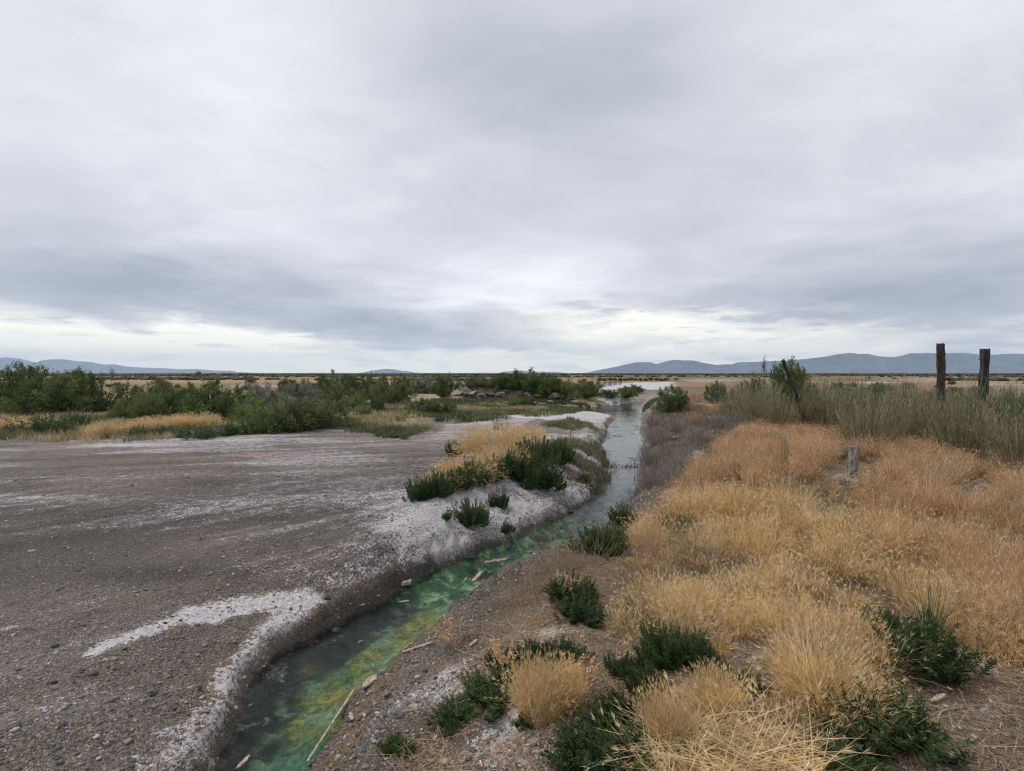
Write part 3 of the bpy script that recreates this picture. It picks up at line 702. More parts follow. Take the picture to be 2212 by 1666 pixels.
# leafless grey-purple brush on the right bank, and orange dry tufts
def twig_parts(seed, cols, n=130, sub=9, spread=.9, wd=.009, flakes=0, fcols=None):
    r = np.random.default_rng(seed); rr = np.sqrt(r.uniform(0, 1, n)); a = r.uniform(0, 2*np.pi, n)
    base = np.c_[np.sin(a)*rr*.22, np.cos(a)*rr*.22, np.zeros(n)]
    L = r.uniform(.6, 1.05, n); V, Q, cc, pts = blades(base, a+r.normal(0, .4, n), rr*spread, L, wd*r.uniform(.8, 1.6, n), r.normal(.1, .3, n), palette(cols, n, r, .2), 4, r, .3)
    m1 = MB(); m1.add(V, Q, col=cc)
    ii = np.repeat(np.arange(n), sub); f = r.uniform(.25, .95, n*sub); k = np.clip((f*4).astype(int), 0, 3); u = (f*4-k)[:, None]
    P_ = pts[ii, k]*(1-u)+pts[ii, k+1]*u; d0 = nrm(nrm(pts[ii, k+1]-pts[ii, k])+rdir(n*sub, r)*.7+[0, 0, .3])
    tl = np.arccos(np.clip(d0[:, 2], -1, 1)); aa = np.arctan2(d0[:, 0], d0[:, 1])
    V, Q, cc, p2 = blades(P_, aa, tl, r.uniform(.12, .3, n*sub), np.full(n*sub, wd*.75), r.normal(0, .3, n*sub), palette(cols, n*sub, r, .2), 2, r, .3)
    m2 = MB(); m2.add(V, Q, col=cc); res = [('stems', m1, M_twig), ('twigs', m2, M_twig)]
    if flakes:
        i3 = np.repeat(np.arange(len(p2)), flakes); w_ = r.uniform(0, 1, (len(i3), 1)); P3 = p2[i3, 0]*(1-w_)+p2[i3, 2]*w_+r.normal(0, .012, (len(i3), 3))
        m3 = MB(); m3.add(*sw(leaves(P3, rdir(len(i3), r), r.uniform(.02, .045, len(i3)), .018, palette(fcols, len(i3), r, .18), r))); res.append(('seed_heads', m3, M_straw))
    return res
GREYT = [(.30, .27, .26), (.23, .205, .20), (.37, .34, .32), (.17, .15, .15)]
ORNG = [(.50, .285, .135), (.58, .35, .175), (.42, .23, .105), (.62, .42, .24)]
for i in range(4): register(f'twig{i}', 'dry_brush', twig_parts(700+i, GREYT, 120, 9))
for i in range(3): register(f'orange{i}', 'dry_tuft', twig_parts(720+i, [(.42, .25, .13), (.36, .21, .11)], 110, 8, 1.0, .008, 4, ORNG))
# ---- pale dry grass tufts as single things
GOLD = [(.70, .49, .25), (.78, .57, .31), (.58, .39, .19), (.82, .64, .38), (.48, .31, .15)]
def grass_parts(seed, n, spread=.7, wd=.010, cols=GOLD, heads=True, bend=.35, rbase=.5):
    r = np.random.default_rng(seed); rr = np.sqrt(r.uniform(0, 1, n)); a = r.uniform(0, 2*np.pi, n)
    base = np.c_[np.sin(a)*rr*rbase, np.cos(a)*rr*rbase, np.zeros(n)]
    V, Q, cc, pts = blades(base, a+r.normal(0, .7, n), rr*spread*r.uniform(.3, 1, n), r.uniform(.5, 1.1, n), wd*r.uniform(.7, 1.3, n), r.normal(bend, .4, n), palette(cols, n, r, .14), 4, r)
    m1 = MB(); m1.add(V, Q, col=cc); res = [('blades', m1, M_straw)]
    if heads:
        q = r.choice(n, int(n*.6), replace=False); k = 5; ii = np.repeat(q, k); d0 = nrm(pts[ii, 4]-pts[ii, 3])
        m2 = MB(); m2.add(*sw(leaves(pts[ii, 4]-d0*.03, nrm(d0+rdir(len(ii), r)*.38), r.uniform(.09, .17, len(ii)), .011, palette([(.72, .54, .29), (.64, .46, .23)], len(ii), r), r)))
        res.append(('seed_heads', m2, M_straw))
    return res
for i in range(3): register(f'grass{i}', 'grass_tuft', grass_parts(800+i, 1500, .8, .008))
for i in range(2): register(f'pale{i}', 'grass_tuft', grass_parts(820+i, 2600, 1.25, .009, [(.60, .43, .26), (.68, .52, .34), (.48, .34, .2)], True, .7, .45))
for i in range(2): register(f'rush{i}', 'rush_clump', grass_parts(840+i, 60, .5, .016, [(.055, .085, .035), (.075, .11, .045), (.10, .12, .06)], False, .1, .15))

# ================================================================== stuff: grass fields
def scatter(poly, n, dist_w=True):
    """random ground points inside an outline given on the ground"""
    w = np.array([at(a, b_, 0.2) for a, b_ in poly]); lo, hi = w.min(0), w.max(0)
    out = np.zeros((0, 2))
    while len(out) < n:
        p = rng.uniform(lo, hi, (n*2, 2)); p = p[inpoly(p[:, 0], p[:, 1], w)]; out = np.concatenate([out, p])
    return out[:n]
def warp_ok(x, y, thr, s=201, f=1.4): return fbm(x*f, y*f, s, 4) > thr
# main golden field on the right bank
GF = [(1345,1215),(1405,1110),(1440,1060),(1500,1005),(1590,960),(1700,940),(1800,955),(1900,985),(2060,1020),(2212,1060),(2700,1110),(2800,1400),(2300,1400),(2090,1365),(2050,1330),(1900,1285),(1830,1290),(1905,1420),
      (1890,1500),(1800,1560),(1730,1560),(1680,1500),(1660,1470),(1680,1430),(1640,1375),(1540,1345),(1440,1325),(1345,1310),(1300,1270)]
def bare(x, y):
    z = 0.15; px, py = proj(x, y, z); m = np.zeros(len(x), bool)
    for cx, cy, rx, ry in [(1610, 1400, 70, 40), (1885, 1265, 60, 16), (1700, 1090, 0, 0), (2110, 1100, 60, 30), (1840, 1060, 80, 28), (2010, 1150, 60, 14), (1560, 1180, 50, 12), (1730, 1290, 80, 16), (2190, 1190, 50, 25)]:
        if rx: m |= ((px-cx)/rx)**2+((py-cy)/ry)**2 < .8+.5*fbm(x*3, y*3, 55, 3)
    return m
def golden():
    mb = MB(); r = rng
    # low dull thatch under everything
    T = scatter(GF, 3000); T = T[~bare(T[:, 0], T[:, 1])]; per = 26; ii = np.repeat(np.arange(len(T)), per); n = len(ii)
    xy = T[ii]+r.normal(0, .09, (n, 2)); z = Hf(xy[:, 0], xy[:, 1]); yy = xy[:, 1]
    col = palette([(.30, .195, .11), (.22, .15, .09), (.38, .26, .155), (.15, .11, .075), (.26, .22, .17), (.12, .12, .06)], len(T), r, .2)[ii]*(1+r.normal(0, .2, (n, 1)))
    V, Q, cc, pts = blades(np.c_[xy, z], r.uniform(0, 6.28, n), np.abs(r.normal(.9, .4, n)), r.uniform(.05, .17, n), np.maximum(.003, yy*.0008)*r.uniform(.7, 1.5, n), r.normal(.3, .6, n), np.clip(col, .02, .9), 3, r)
    mb.add(V, Q, col=cc)
    # separate fountains of bright stems
    T = scatter(GF, 2300); x, y = T.T; patch = .5*fbm(x*.9, y*.9, 202, 4)+.5*fbm(x*2.4, y*2.4, 212, 3); keep = ~bare(x, y) & (patch+r.normal(0, .03, len(T)) > .482); T = T[keep]; patch = patch[keep]; x, y = T.T; m = len(T)
    R = r.uniform(.05, .15, m)*np.clip(.8+.04*y, 1, 1.5); per = np.clip(230*(R/.1)*(3.4/np.maximum(y, 2.4))**.9, 55, 260).astype(int); ii = np.repeat(np.arange(m), per); n = len(ii)
    rho = np.sqrt(r.uniform(0, 1, n)); a = r.uniform(0, 6.283, n); xy = T[ii]+np.c_[np.sin(a), np.cos(a)]*(rho*R[ii])[:, None]; z = Hf(xy[:, 0], xy[:, 1]); yy = xy[:, 1]
    hgt = (.13+.30*fbm(x*1.1, y*1.1, 203, 3))*r.uniform(.55, 1.35, m)*np.clip(.6+(patch-.482)*6, .5, 1.12)*np.where(y < 4.2, .82, 1); wind = r.normal(.15, .2, m)
    orange = sm(.42, .62, fbm(x*.45, y*.45, 204, 3)+.10*(y-5.0)+r.normal(0, .05, m))[:, None]
    gold = np.array([.84, .55, .25]); och = np.array([.68, .395, .20]); base = (gold*(1-orange)+och*orange)*r.uniform(.58, 1.15, (m, 1)); grey = r.uniform(size=m) < .10; base[grey] = [.42, .36, .28]
    pal = base[ii]*(1+r.normal(0, .20, (n, 1))); pale = r.uniform(size=n) < .12; pal[pale] = [.86, .72, .46]; pal[r.uniform(size=n) < .14] *= .45
    wd = np.maximum(.0030, yy*.00088)*r.uniform(.6, 1.5, n); tilt = np.abs(.06+.62*rho*r.uniform(.2, 1.2, n)+wind[ii]*.6)
    curl = np.where(r.uniform(size=n) < .42, r.uniform(.8, 2.2, n), r.normal(.35, .35, n))
    V, Q, cc, pts = blades(np.c_[xy, z-.01], a+r.normal(0, 1.1, n), tilt, hgt[ii]*r.uniform(.45, 1.15, n), wd, curl, np.clip(pal, .02, .9), 4, r)
    mb.add(V, Q, col=cc)
    q = np.nonzero(r.uniform(size=n) < np.where(yy < 4.2, .30, .22))[0]; k = 4; jj = np.repeat(q, k); d0 = nrm(pts[jj, 4]-pts[jj, 3])
    mb.add(*sw(leaves(pts[jj, 4]-d0*.012, nrm(d0+rdir(len(jj), r)*.42), r.uniform(.02, .042, len(jj)), np.maximum(.0024, yy[jj]*.0008), np.clip(np.array([.80, .63, .38])*(1+r.normal(0, .15, (len(jj), 1)))*(1-.3*orange[ii[jj]]), 0, 1), r)))
    o = mb.build('golden_grass', M_straw); tag(o, 'golden dry foxtail grass covering the right bank of the stream', 'dry grass', kind='stuff')
golden()
def weeds():
    """fluffy rust coloured annual weeds mixed through the upper part of the field"""
    mb = MB(); r = rng
    T = scatter(GF, 3300); y = T[:, 1]; keep = ~bare(T[:, 0], T[:, 1]) & (fbm(T[:, 0]*.9, T[:, 1]*.9, 301, 3)+.07*(y-5.6) > .40); T = T[keep]; y = T[:, 1]; m = len(T)
    z0 = Hf(T[:, 0], T[:, 1]); hg = r.uniform(.16, .34, m)*(.75+.5*fbm(T[:, 0]*.7, T[:, 1]*.7, 304, 3)); ns = 7; ii = np.repeat(np.arange(m), ns); n = len(ii)
    col = palette([(.56, .34, .18), (.62, .41, .23), (.46, .27, .15), (.36, .24, .17), (.56, .42, .27)], m, r, .2)
    V, Q, cc, pts = blades(np.c_[T[ii]+r.normal(0, .015, (n, 2)), z0[ii]], r.uniform(0, 6.28, n), np.abs(r.normal(.45, .3, n)), hg[ii]*r.uniform(.7, 1.1, n), np.maximum(.003, y[ii]*.0006), r.normal(0, .3, n), col[ii]*.75, 3, r)
    mb.add(V, Q, col=cc)
    k = 16; jj = np.repeat(np.arange(n), k); f = r.uniform(.35, 1.05, len(jj)); kk = np.clip((f*3).astype(int), 0, 2); u = (f*3-kk)[:, None]
    P_ = pts[jj, kk]*(1-u)+pts[jj, kk+1]*u+r.normal(0, .022, (len(jj), 3)); yy = y[ii[jj]]
    mb.add(*sw(leaves(P_, rdir(len(jj), r), np.maximum(.010, yy*.0022)*r.uniform(.7, 1.4, len(jj)), np.maximum(.005, yy*.0012), np.clip(col[ii[jj]]*(1.12+r.normal(0, .2, (len(jj), 1))), 0, .9), r)))
    o = mb.build('rusty_weeds', M_straw); tag(o, 'fluffy rust orange dry weeds growing through the golden grass', 'dry weeds', kind='stuff')
weeds()
def flattened():
    mb = MB(); r = rng; poly = [(1385,1560),(1480,1500),(1600,1490),(1720,1530),(1780,1610),(1760,1680),(1550,1700),(1420,1650)]
    xy = scatter(poly, 1500); n = len(xy); z = Hf(xy[:, 0], xy[:, 1])+r.uniform(.0, .07, n)
    V, Q, cc, pts = blades(np.c_[xy, z], r.uniform(0, 6.28, n), r.uniform(1.05, 1.55, n), r.uniform(.16, .38, n), .0048*r.uniform(.7, 1.4, n), r.normal(.15, .2, n), palette([(.72, .53, .27), (.60, .42, .2), (.80, .64, .38)], n, r), 4, r)
    pts_ok = np.ones(n, bool); mb.add(V, Q, col=cc)
    jj = np.repeat(np.nonzero(r.uniform(size=n) < .22)[0], 7); d0 = nrm(pts[jj, 4]-pts[jj, 3])
    mb.add(*sw(leaves(pts[jj, 4]-d0*.01, nrm(d0+rdir(len(jj), r)*.4), r.uniform(.03, .055, len(jj)), .003, palette([(.78, .6, .34)], len(jj), r), r)))
    o = mb.build('flattened_straw', M_straw); tag(o, 'flattened criss-cross straw with bristly heads at the bottom of the picture', 'straw', kind='stuff')
flattened()
def litter():
    """dead stalks and chaff lying on the right bank and around plants"""
    mb = MB(); r = rng; poly = [(640,1720),(760,1560),(900,1440),(1010,1330),(1180,1240),(1300,1180),(1400,1150),(2400,1250),(2700,1500),(2700,1750)]
    xy = scatter(poly, 62000); keep = fbm(xy[:, 0]*2, xy[:, 1]*2, 401, 3)+.25*sm(-1, 1, xy[:, 0]-.0) > .46; xy = xy[keep]; n = len(xy)
    z = Hf(xy[:, 0], xy[:, 1])+.003
    col = palette([(.42, .30, .18), (.30, .20, .125), (.50, .38, .25), (.22, .155, .11), (.36, .23, .13)], n, r, .2)
    long_ = r.uniform(size=n) < .13
    V, Q, cc, p = blades(np.c_[xy, z], r.uniform(0, 6.28, n), r.uniform(1.35, 1.62, n), np.where(long_, r.uniform(.08, .26, n), r.uniform(.015, .06, n)), np.where(long_, .0032, .0034)*r.uniform(.7, 1.6, n), r.normal(0, .1, n), col, 3, r, .5)
    V[:, 2] = np.maximum(V[:, 2], Hf(V[:, 0], V[:, 1])+.002); mb.add(V, Q, col=cc)
    o = mb.build('straw_litter', M_straw); tag(o, 'broken straw and chaff strewn over the near right bank', 'plant litter', kind='stuff')
litter()
def stones():
    mb = MB(); r = rng; bm = bmesh.new(); bmesh.ops.create_icosphere(bm, subdivisions=1, radius=1); bm.verts.index_update()
    U = np.array([v.co for v in bm.verts]); T = np.array([[v.index for v in f.verts] for f in bm.faces]); bm.free()
    n = 30000; rad_ = 1.9+10*r.uniform(0, 1, n)**2.3; a = r.uniform(-.85, .85, n); x = np.sin(a)*rad_; y = np.cos(a)*rad_
    h, d, right = Hf(x, y, True); keep = (d > -.05) & ~(right & (y > 3.6) & (d > .6)) ; keep &= (d > .01) | (r.uniform(size=n) < .15)
    x, y, h = x[keep], y[keep], h[keep]; n = len(x)
    s = np.clip(r.lognormal(math.log(.0065), .45, n), .003, .024)*np.clip(.8+y*.05, 1, 1.6)
    sc_ = s[:, None]*np.c_[r.uniform(.8, 1.5, n), r.uniform(.7, 1.1, n), r.uniform(.35, .7, n)]; th = r.uniform(0, 6.28, n)
    L = U[None]*(1+r.normal(0, .10, (n, len(U), 1)))*sc_[:, None]; c, s_ = np.cos(th)[:, None], np.sin(th)[:, None]
    V = np.stack([L[..., 0]*c-L[..., 1]*s_, L[..., 0]*s_+L[..., 1]*c, L[..., 2]], -1)+np.c_[x, y, h+s*.15][:, None]
    col = palette([(.13, .115, .10), (.20, .17, .145), (.085, .08, .075), (.27, .235, .20), (.22, .165, .12), (.16, .145, .135), (.36, .31, .26)], n, r, .2)
    Tt = (np.arange(n)*len(U))[:, None, None]+T[None]; mb.add(V.reshape(-1, 3), None, Tt, np.repeat(col, len(U), 0))
    m, t, out = mat('pebbles'); pos = t.new('ShaderNodeNewGeometry').outputs['Position']
    principled(t, out, Base_Color=t.mix(1.0, t.attr('Col'), t.range(t.noise(pos, 160, 3, .7), .3, .7, .75, 1.25, False), 'MULTIPLY'), Roughness=.85, Specular_IOR_Level=.25)
    o = mb.build('gravel', m, smooth=True); tag(o, 'small rounded pebbles strewn over the near ground', 'gravel', kind='stuff')
stones()
def far_grass():
    """pale dry grass and low green growth on the apron in front of the far shrubs"""
    mb = MB(); r = rng
    polys = [([(-200,940),(0,935),(180,938),(330,935),(470,925),(560,905),(700,898),(790,930),(900,925),(960,905),(1100,893),(1230,885),(1280,872),(1000,862),(700,868),(300,885),(-200,890)], 5200),
             ([(740,905),(830,925),(960,905),(1150,885),(1150,872),(900,868),(780,872)], 1900)]
    for poly, m in polys:
        T = scatter([(a, max(b_, 845)) for a, b_ in poly], m); h, d, rt = Hf(T[:, 0], T[:, 1], True)
        k = (d > .15) & (fbm(T[:, 0]*.8, T[:, 1]*.8, 501, 3) > .40); T = T[k]; y = T[:, 1]; per = 22; ii = np.repeat(np.arange(len(T)), per); n = len(ii)
        xy = T[ii]+r.normal(0, .13, (n, 2)); z = Hf(xy[:, 0], xy[:, 1]); gsel = fbm(T[:, 0]*.35+3, T[:, 1]*.6, 502, 3)+r.normal(0, .05, len(T))
        col = np.where((gsel > .50)[:, None], palette([(.09, .115, .05), (.13, .15, .07), (.16, .165, .085)], len(T), r), palette([(.50, .40, .23), (.44, .33, .18), (.56, .47, .29), (.40, .28, .17), (.28, .22, .13)], len(T), r))
        hg = np.where(gsel > .56, .16, .19)*r.uniform(.6, 1.3, len(T))
        V, Q, cc, p = blades(np.c_[xy, z], r.uniform(0, 6.28, n), np.abs(r.normal(.35, .3, n)), hg[ii]*r.uniform(.6, 1.2, n), y[ii]*.0011, r.normal(.4, .4, n), np.clip(col[ii]*(1+r.normal(0, .15, (n, 1))), 0, 1), 2, r)
        mb.add(V, Q, col=cc)
    o = mb.build('pale_grass', M_straw); tag(o, 'pale dry grass with greener patches in front of the far shrubs', 'dry grass', kind='stuff')
far_grass()
def bank_growth():
    """small dull green and reddish herbs carpeting banks near the pool"""
    mb = MB(); r = rng
    for poly, m, cols, hg in [
        ([(1180,905),(1240,895),(1300,905),(1290,912),(1200,915)], 420, [(.20, .20, .10), (.30, .23, .13), (.14, .17, .08)], .28),
        ([(1215,960),(1300,930),(1312,960),(1300,1000),(1260,1000)], 700, [(.22, .165, .12), (.15, .16, .085), (.28, .21, .15), (.11, .13, .065)], .22),
        ([(1120,958),(1200,940),(1240,940),(1240,960),(1180,985)], 500, [(.26, .21, .13), (.12, .14, .07), (.32, .25, .16)], .3),
        ([(1000,886),(1110,872),(1230,872),(1225,882),(1100,888),(1050,895)], 900, [(.16, .18, .08), (.34, .20, .11), (.12, .15, .065), (.42, .34, .2)], .22),
        ([(1150,872),(1290,874),(1330,866),(1300,860),(1150,862)], 900, [(.05, .09, .035), (.07, .11, .04), (.09, .12, .05)], .28),
        ([(1320,876),(1400,868),(1420,856),(1350,856),(1310,868)], 900, [(.055, .09, .035), (.07, .10, .04), (.10, .12, .05)], .35),
        ([(930,868),(1250,862),(1250,856),(930,858)], 900, [(.13, .10, .075), (.17, .13, .10), (.10, .10, .06)], .3),
        ([(1380,1000),(1400,920),(1420,868),(1500,868),(1600,905),(1560,960),(1480,1000),(1420,1070),(1385,1080)], 2200, [(.22, .185, .16), (.30, .23, .16), (.12, .13, .08), (.40, .26, .14), (.17, .15, .14)], .2)]:
        T = scatter([(a, b_) for a, b_ in poly], m)+r.normal(0, .12, (m, 2)); h, d, rt = Hf(T[:, 0], T[:, 1], True); T = T[(d > -.03) & (fbm(T[:, 0]*1.5, T[:, 1]*1.5, 507, 3) > .44)]; y = T[:, 1]; hg *= .62; per = 16; ii = np.repeat(np.arange(len(T)), per); n = len(ii)
        xy = T[ii]+r.normal(0, .07, (n, 2)); z = np.maximum(Hf(xy[:, 0], xy[:, 1]), ZW); col = palette(cols, len(T), r, .2)
        V, Q, cc, p = blades(np.c_[xy, z], r.uniform(0, 6.28, n), np.abs(r.normal(.4, .3, n)), hg*r.uniform(.4, 1.1, n), y[ii]*.0012, r.normal(.2, .4, n), np.clip(col[ii]*(1+r.normal(0, .18, (n, 1))), 0, 1), 2, r)
        mb.add(V, Q, col=cc)
    o = mb.build('bank_herbs', M_straw); tag(o, 'dull green and reddish low herbs carpeting the far stream banks', 'ground cover', kind='stuff')
bank_growth()
def scrub():
    """far-off sage scrub over the plain reading as one mass"""
    mb = MB(); r = rng; bm = bmesh.new(); bmesh.ops.create_icosphere(bm, subdivisions=1, radius=1); bm.verts.index_update()
    U = np.array([v.co for v in bm.verts]); T = np.array([[v.index for v in f.verts] for f in bm.faces]); bm.free()
    n = 15000; yy = 62*np.exp(r.uniform(0, 1, n)*3.0); x = r.uniform(-1.12, 1.12, n)*yy
    dens = fbm(x*.012, yy*.035, 601, 4); k = (dens > np.interp(yy, [60, 120, 200, 300, 420, 1400], [.68, .66, .60, .52, .42, .40])); px, py = proj(x, yy, 0); k &= ~((px > 1270) & (px < 1475) & (py > 822))
    x, yy, dens = x[k], yy[k], dens[k]; n = len(x)
    s = r.uniform(.35, 1.0, n)*np.where(yy > 300, 1.3, .8); L = U[None]*(1+r.normal(0, .28, (n, len(U), 1)))*np.stack([s*1.5, s*1.5, s*.75], -1)[:, None]
    V = L+np.c_[x, yy, Hf(x, yy)*(yy < 400)+s*.3][:, None]; Tt = (np.arange(n)*len(U))[:, None, None]+T[None]
    col = palette([(.055, .062, .035), (.075, .078, .045), (.045, .055, .03), (.10, .09, .055)], n, r, .2); mb.add(V.reshape(-1, 3), None, Tt, np.repeat(col, len(U), 0))
    m2 = 9
    o = mb.build('sage_scrub', M_leaf); tag(o, 'distant low sage scrub spread across the open plain', 'scrub', kind='stuff')
scrub()
# ================================================================== things: shrubs
GS = 'saltbush shrubs along the far edge of the gravel flat'
for row in [
 # key, px, py(base), height px, width px, label
 ('big0', 30, 893, 106, 150, 'tallest dark shrub at the left edge with a crooked sprig reaching up'),
 ('big1', 140, 893, 88, 150, 'tall dark bushy shrub second from the left edge'),
 ('big2', 222, 888, 85, 120, 'tall dark shrub with many loose tips, third from the left edge'),
 ('olive0', 345, 868, 54, 80, 'dull dark shrub standing behind and between two larger left shrubs'),
 ('lime0', 312, 905, 60, 95, 'bright yellow green bushy shrub right of the tall left shrubs'),
 ('dark1', 448, 905, 84, 165, 'broad dense deep green shrub in front of the tan plain'),
 ('dark2', 385, 898, 68, 100, 'dark green shrub tucked against the left side of the broad dense one'),
 ('lime1', 268, 908, 44, 70, 'small yellow green bush in front of the tall left shrubs'),
 ('greyg0', 560, 895, 62, 110, 'greyish green shrub right of the broad dense deep green shrub'),
 ('lime2', 548, 915, 58, 80, 'light green bush at the near left foot of the greyish shrub'),
 ('greyg1', 625, 892, 68, 130, 'silvery green thin-leaved shrub behind the widest light green bush'),
 ('olive1', 668, 926, 72, 130, 'wide olive green bush reaching out over the gravel flat edge'),
 ('lime0', 600, 928, 62, 105, 'light green bush at the front left of the wide olive one'),
 ('dark0', 640, 862, 46, 90, 'dark green shrub in the back row above the silvery green shrub'),
 ('dark3', 716, 862, 58, 75, 'dark upright shrub poking above the skyline left of centre'),
 ('olive2', 738, 880, 54, 85, 'mid green rounded shrub in front of the dark upright one'),
 ('dark0', 763, 860, 52, 60, 'narrow dark shrub in the back row left of the tall airy one'),
 ('dark1', 795, 862, 54, 70, 'dark shrub in the back row beside the narrow one'),
 ('olive3', 835, 872, 66, 85, 'tall airy shrub with yellowish upright sprays left of the rock ledge'),
 ('lime1', 773, 884, 36, 60, 'small olive bush at the foot of the tall airy shrub'),
 ('dark2', 815, 893, 42, 34, 'small dark round bush alone in pale grass below the airy shrub'),
 ('lime2', 787, 900, 26, 36, 'tiny yellowish bush left of the small round one in pale grass'),
 ('greyg2', 895, 850, 38, 75, 'blue grey brush behind the bare bank left of the rock ledge'),
 ('dark3', 868, 850, 40, 45, 'dark green shrub between the airy shrub and the blue grey brush'),
 ('greyg0', 925, 848, 36, 60, 'blue grey brush further right behind the bare bank'),
 ('dark1', 957, 856, 48, 62, 'dark pointed shrub at the left end of the rock ledge'),
 ('olive0', 912, 893, 34, 80, 'low olive bush in pale grass in front of the bare bank'),
 ('dark2', 955, 896, 30, 62, 'low dark bush joined to the right of the low olive bush'),
 ('dark0', 1092, 838, 34, 60, 'dark shrub on top of the rocky mound at its left'),
 ('dark1', 1130, 846, 48, 90, 'largest green shrub growing on top of the rock ledge'),
 ('dark2', 1176, 850, 46, 80, 'green shrub on the rock ledge right of the largest one'),
 ('lime0', 1215, 860, 46, 70, 'light green shrub at the right end of the rock ledge'),
 ('olive1', 1262, 858, 38, 60, 'olive shrub sloping down right of the rock ledge towards the pool'),
 ('olive2', 1020, 836, 22, 50, 'low shrub half hidden behind the bare rocky mound'),
 ('olive3', 1050, 834, 22, 55, 'low dark shrub behind the crest of the rocky mound'),
 ('lime1', 1108, 878, 24, 40, 'small yellow green bush at the water side below the rock ledge'),
 ('dark3', 1140, 878, 22, 40, 'small dark bush below the rock ledge right of the yellow green one'),
 ('dark0', 1316, 858, 17, 44, 'dark green bush between the distant fence and the pool'),
 ('dark1', 1372, 849, 18, 60, 'low dark bush on the far bank right of the distant fence'),
 ('olive0', 1352, 861, 22, 50, 'olive bush at the head of the stream')]:
    key, px, py, h_, w_, lab = row; place(key, px, py, h_*1.08, w_*1.42, lab, 'shrub', GS)
GR = 'shrubs on the right bank behind the golden grass'
for row in [
 ('dark2', 1455, 893, 64, 105, 'dark green bush on the right bank at the bend of the stream'),
 ('dark3', 1548, 872, 50, 60, 'dark bush between the rust tufts and the tall wispy clumps'),
 ('big2', 1668, 905, 134, 150, 'dense green shrub behind the leaning fence post'),
 ('olive3', 1590, 868, 40, 44, 'olive shrub left of the shrub behind the leaning post'),
 ('lime2', 2195, 895, 62, 90, 'bright green shrub at the right edge beyond the last post'),
 ('olive1', 2075, 880, 48, 80, 'dull green shrub behind and between the two upright posts'),
 ('greyg1', 1995, 878, 40, 70, 'grey green shrub left of the taller upright post'),
 ('lime0', 2150, 905, 50, 70, 'green shrub low behind the last upright post')]:
    key, px, py, h_, w_, lab = row; place(key, px, py, h_, w_, lab, 'shrub', GR)
# wispy clumps
GW = 'tall wispy clumps on the right bank'
for row in [
 ('wisp0', 1602, 905, 74, 95, 'grey green wispy clump at the left end of the tall clump row'),
 ('wisp1', 1640, 915, 84, 90, 'wispy grey green clump left of the leaning post'),
 ('wisp2', 1683, 925, 80, 70, 'tall wispy clump touching the leaning post from the left'),
 ('wisp1', 1632, 890, 68, 70, 'wispy clump just behind the row left of the leaning post'),
 ('wisp0', 1772, 925, 96, 95, 'wispy olive clump right of the leaning post'),
 ('wisp2', 1800, 930, 92, 90, 'second wispy clump right of the leaning post'),
 ('wisp3', 1845, 915, 90, 80, 'darker green wispy clump midway between leaning and upright posts'),
 ('wisp1', 1876, 950, 100, 110, 'wide splayed wispy clump above the grey stump'),
 ('wisp0', 1925, 930, 88, 90, 'pale wispy clump a little left of the taller upright post'),
 ('wisp4', 1900, 895, 66, 80, 'green wispy clump behind the wide splayed one'),
 ('wisp2', 1968, 945, 98, 90, 'wispy clump at the left foot of the taller upright post'),
 ('wisp3', 2010, 930, 74, 80, 'green wispy clump hiding the foot of the taller upright post'),
 ('wisp1', 2078, 968, 118, 120, 'big wispy olive clump in front of and between the two upright posts'),
 ('wisp4', 2140, 925, 78, 90, 'green wispy clump hiding the foot of the last upright post'),
 ('wisp0', 2110, 905, 60, 70, 'thin wispy clump behind the last upright post'),
 ('wisp3', 2180, 950, 96, 90, 'green wispy clump right of the last upright post'),
 ('wisp2', 2205, 1000, 120, 110, 'tall brownish wispy clump cut by the right edge'),
 ('wisp1', 2040, 905, 56, 80, 'short wispy clump between the two upright posts'),
 ('wisp0', 1725, 895, 70, 70, 'wispy clump seen behind the leaning post'),
 ('wisp4', 1775, 890, 64, 70, 'green wispy clump in the back row right of the leaning post'),
 ('wisp2', 1820, 885, 60, 70, 'pale wispy clump in the back row above the splayed one'),
 ('wisp0', 1955, 890, 58, 70, 'back row wispy clump left of the taller upright post')]:
    key, px, py, h_, w_, lab = row; k_ = 22 if px > 1840 and py > 925 else 8; place(key, px, py+k_, h_*1.10+k_+(14 if px > 1950 else 5), w_*1.2, lab, 'grass clump', GW, unit_w=1.5)
# grey brush, rust tufts on the stream's right bank
GB = 'leafless grey brush on the right bank of the stream'
for i, (px, py, h_, w_, lab) in enumerate([
 (1405, 1058, 62, 70, 'grey leafless brush nearest the camera at the right water edge'),
 (1450, 1045, 66, 80, 'grey leafless brush between the water brush and the golden grass'),
 (1400, 1005, 58, 70, 'grey leafless brush overhanging the stream at its narrowest view'),
 (1470, 1010, 70, 100, 'wide grey purple brush bordering the golden grass'),
 (1418, 962, 54, 80, 'grey purple brush midway along the stream right bank'),
 (1500, 965, 60, 100, 'pale grey brush left of the golden grass top corner'),
 (1460, 935, 50, 80, 'grey brush behind the rust coloured low tuft'),
 (1408, 922, 46, 60, 'grey brush at the water below the dark bend bush'),
 (1540, 925, 48, 90, 'grey brush right of the rust tufts'),
 (1425, 895, 40, 60, 'far grey brush beside the dark bend bush'),
 (1590, 930, 46, 80, 'dark grey brush at the foot of the tall wispy row'),
 (1655, 925, 56, 70, 'dark grey brush under the leaning post clumps'),
 (1705, 915, 50, 60, 'dark grey brush around the foot of the leaning post'),
 (1655, 1020, 44, 60, 'small grey brush standing inside the rust coloured grass')]):
    place(f'twig{i % 4}', px, py, h_, w_, lab, 'dry brush', GB, unit_w=1.9)
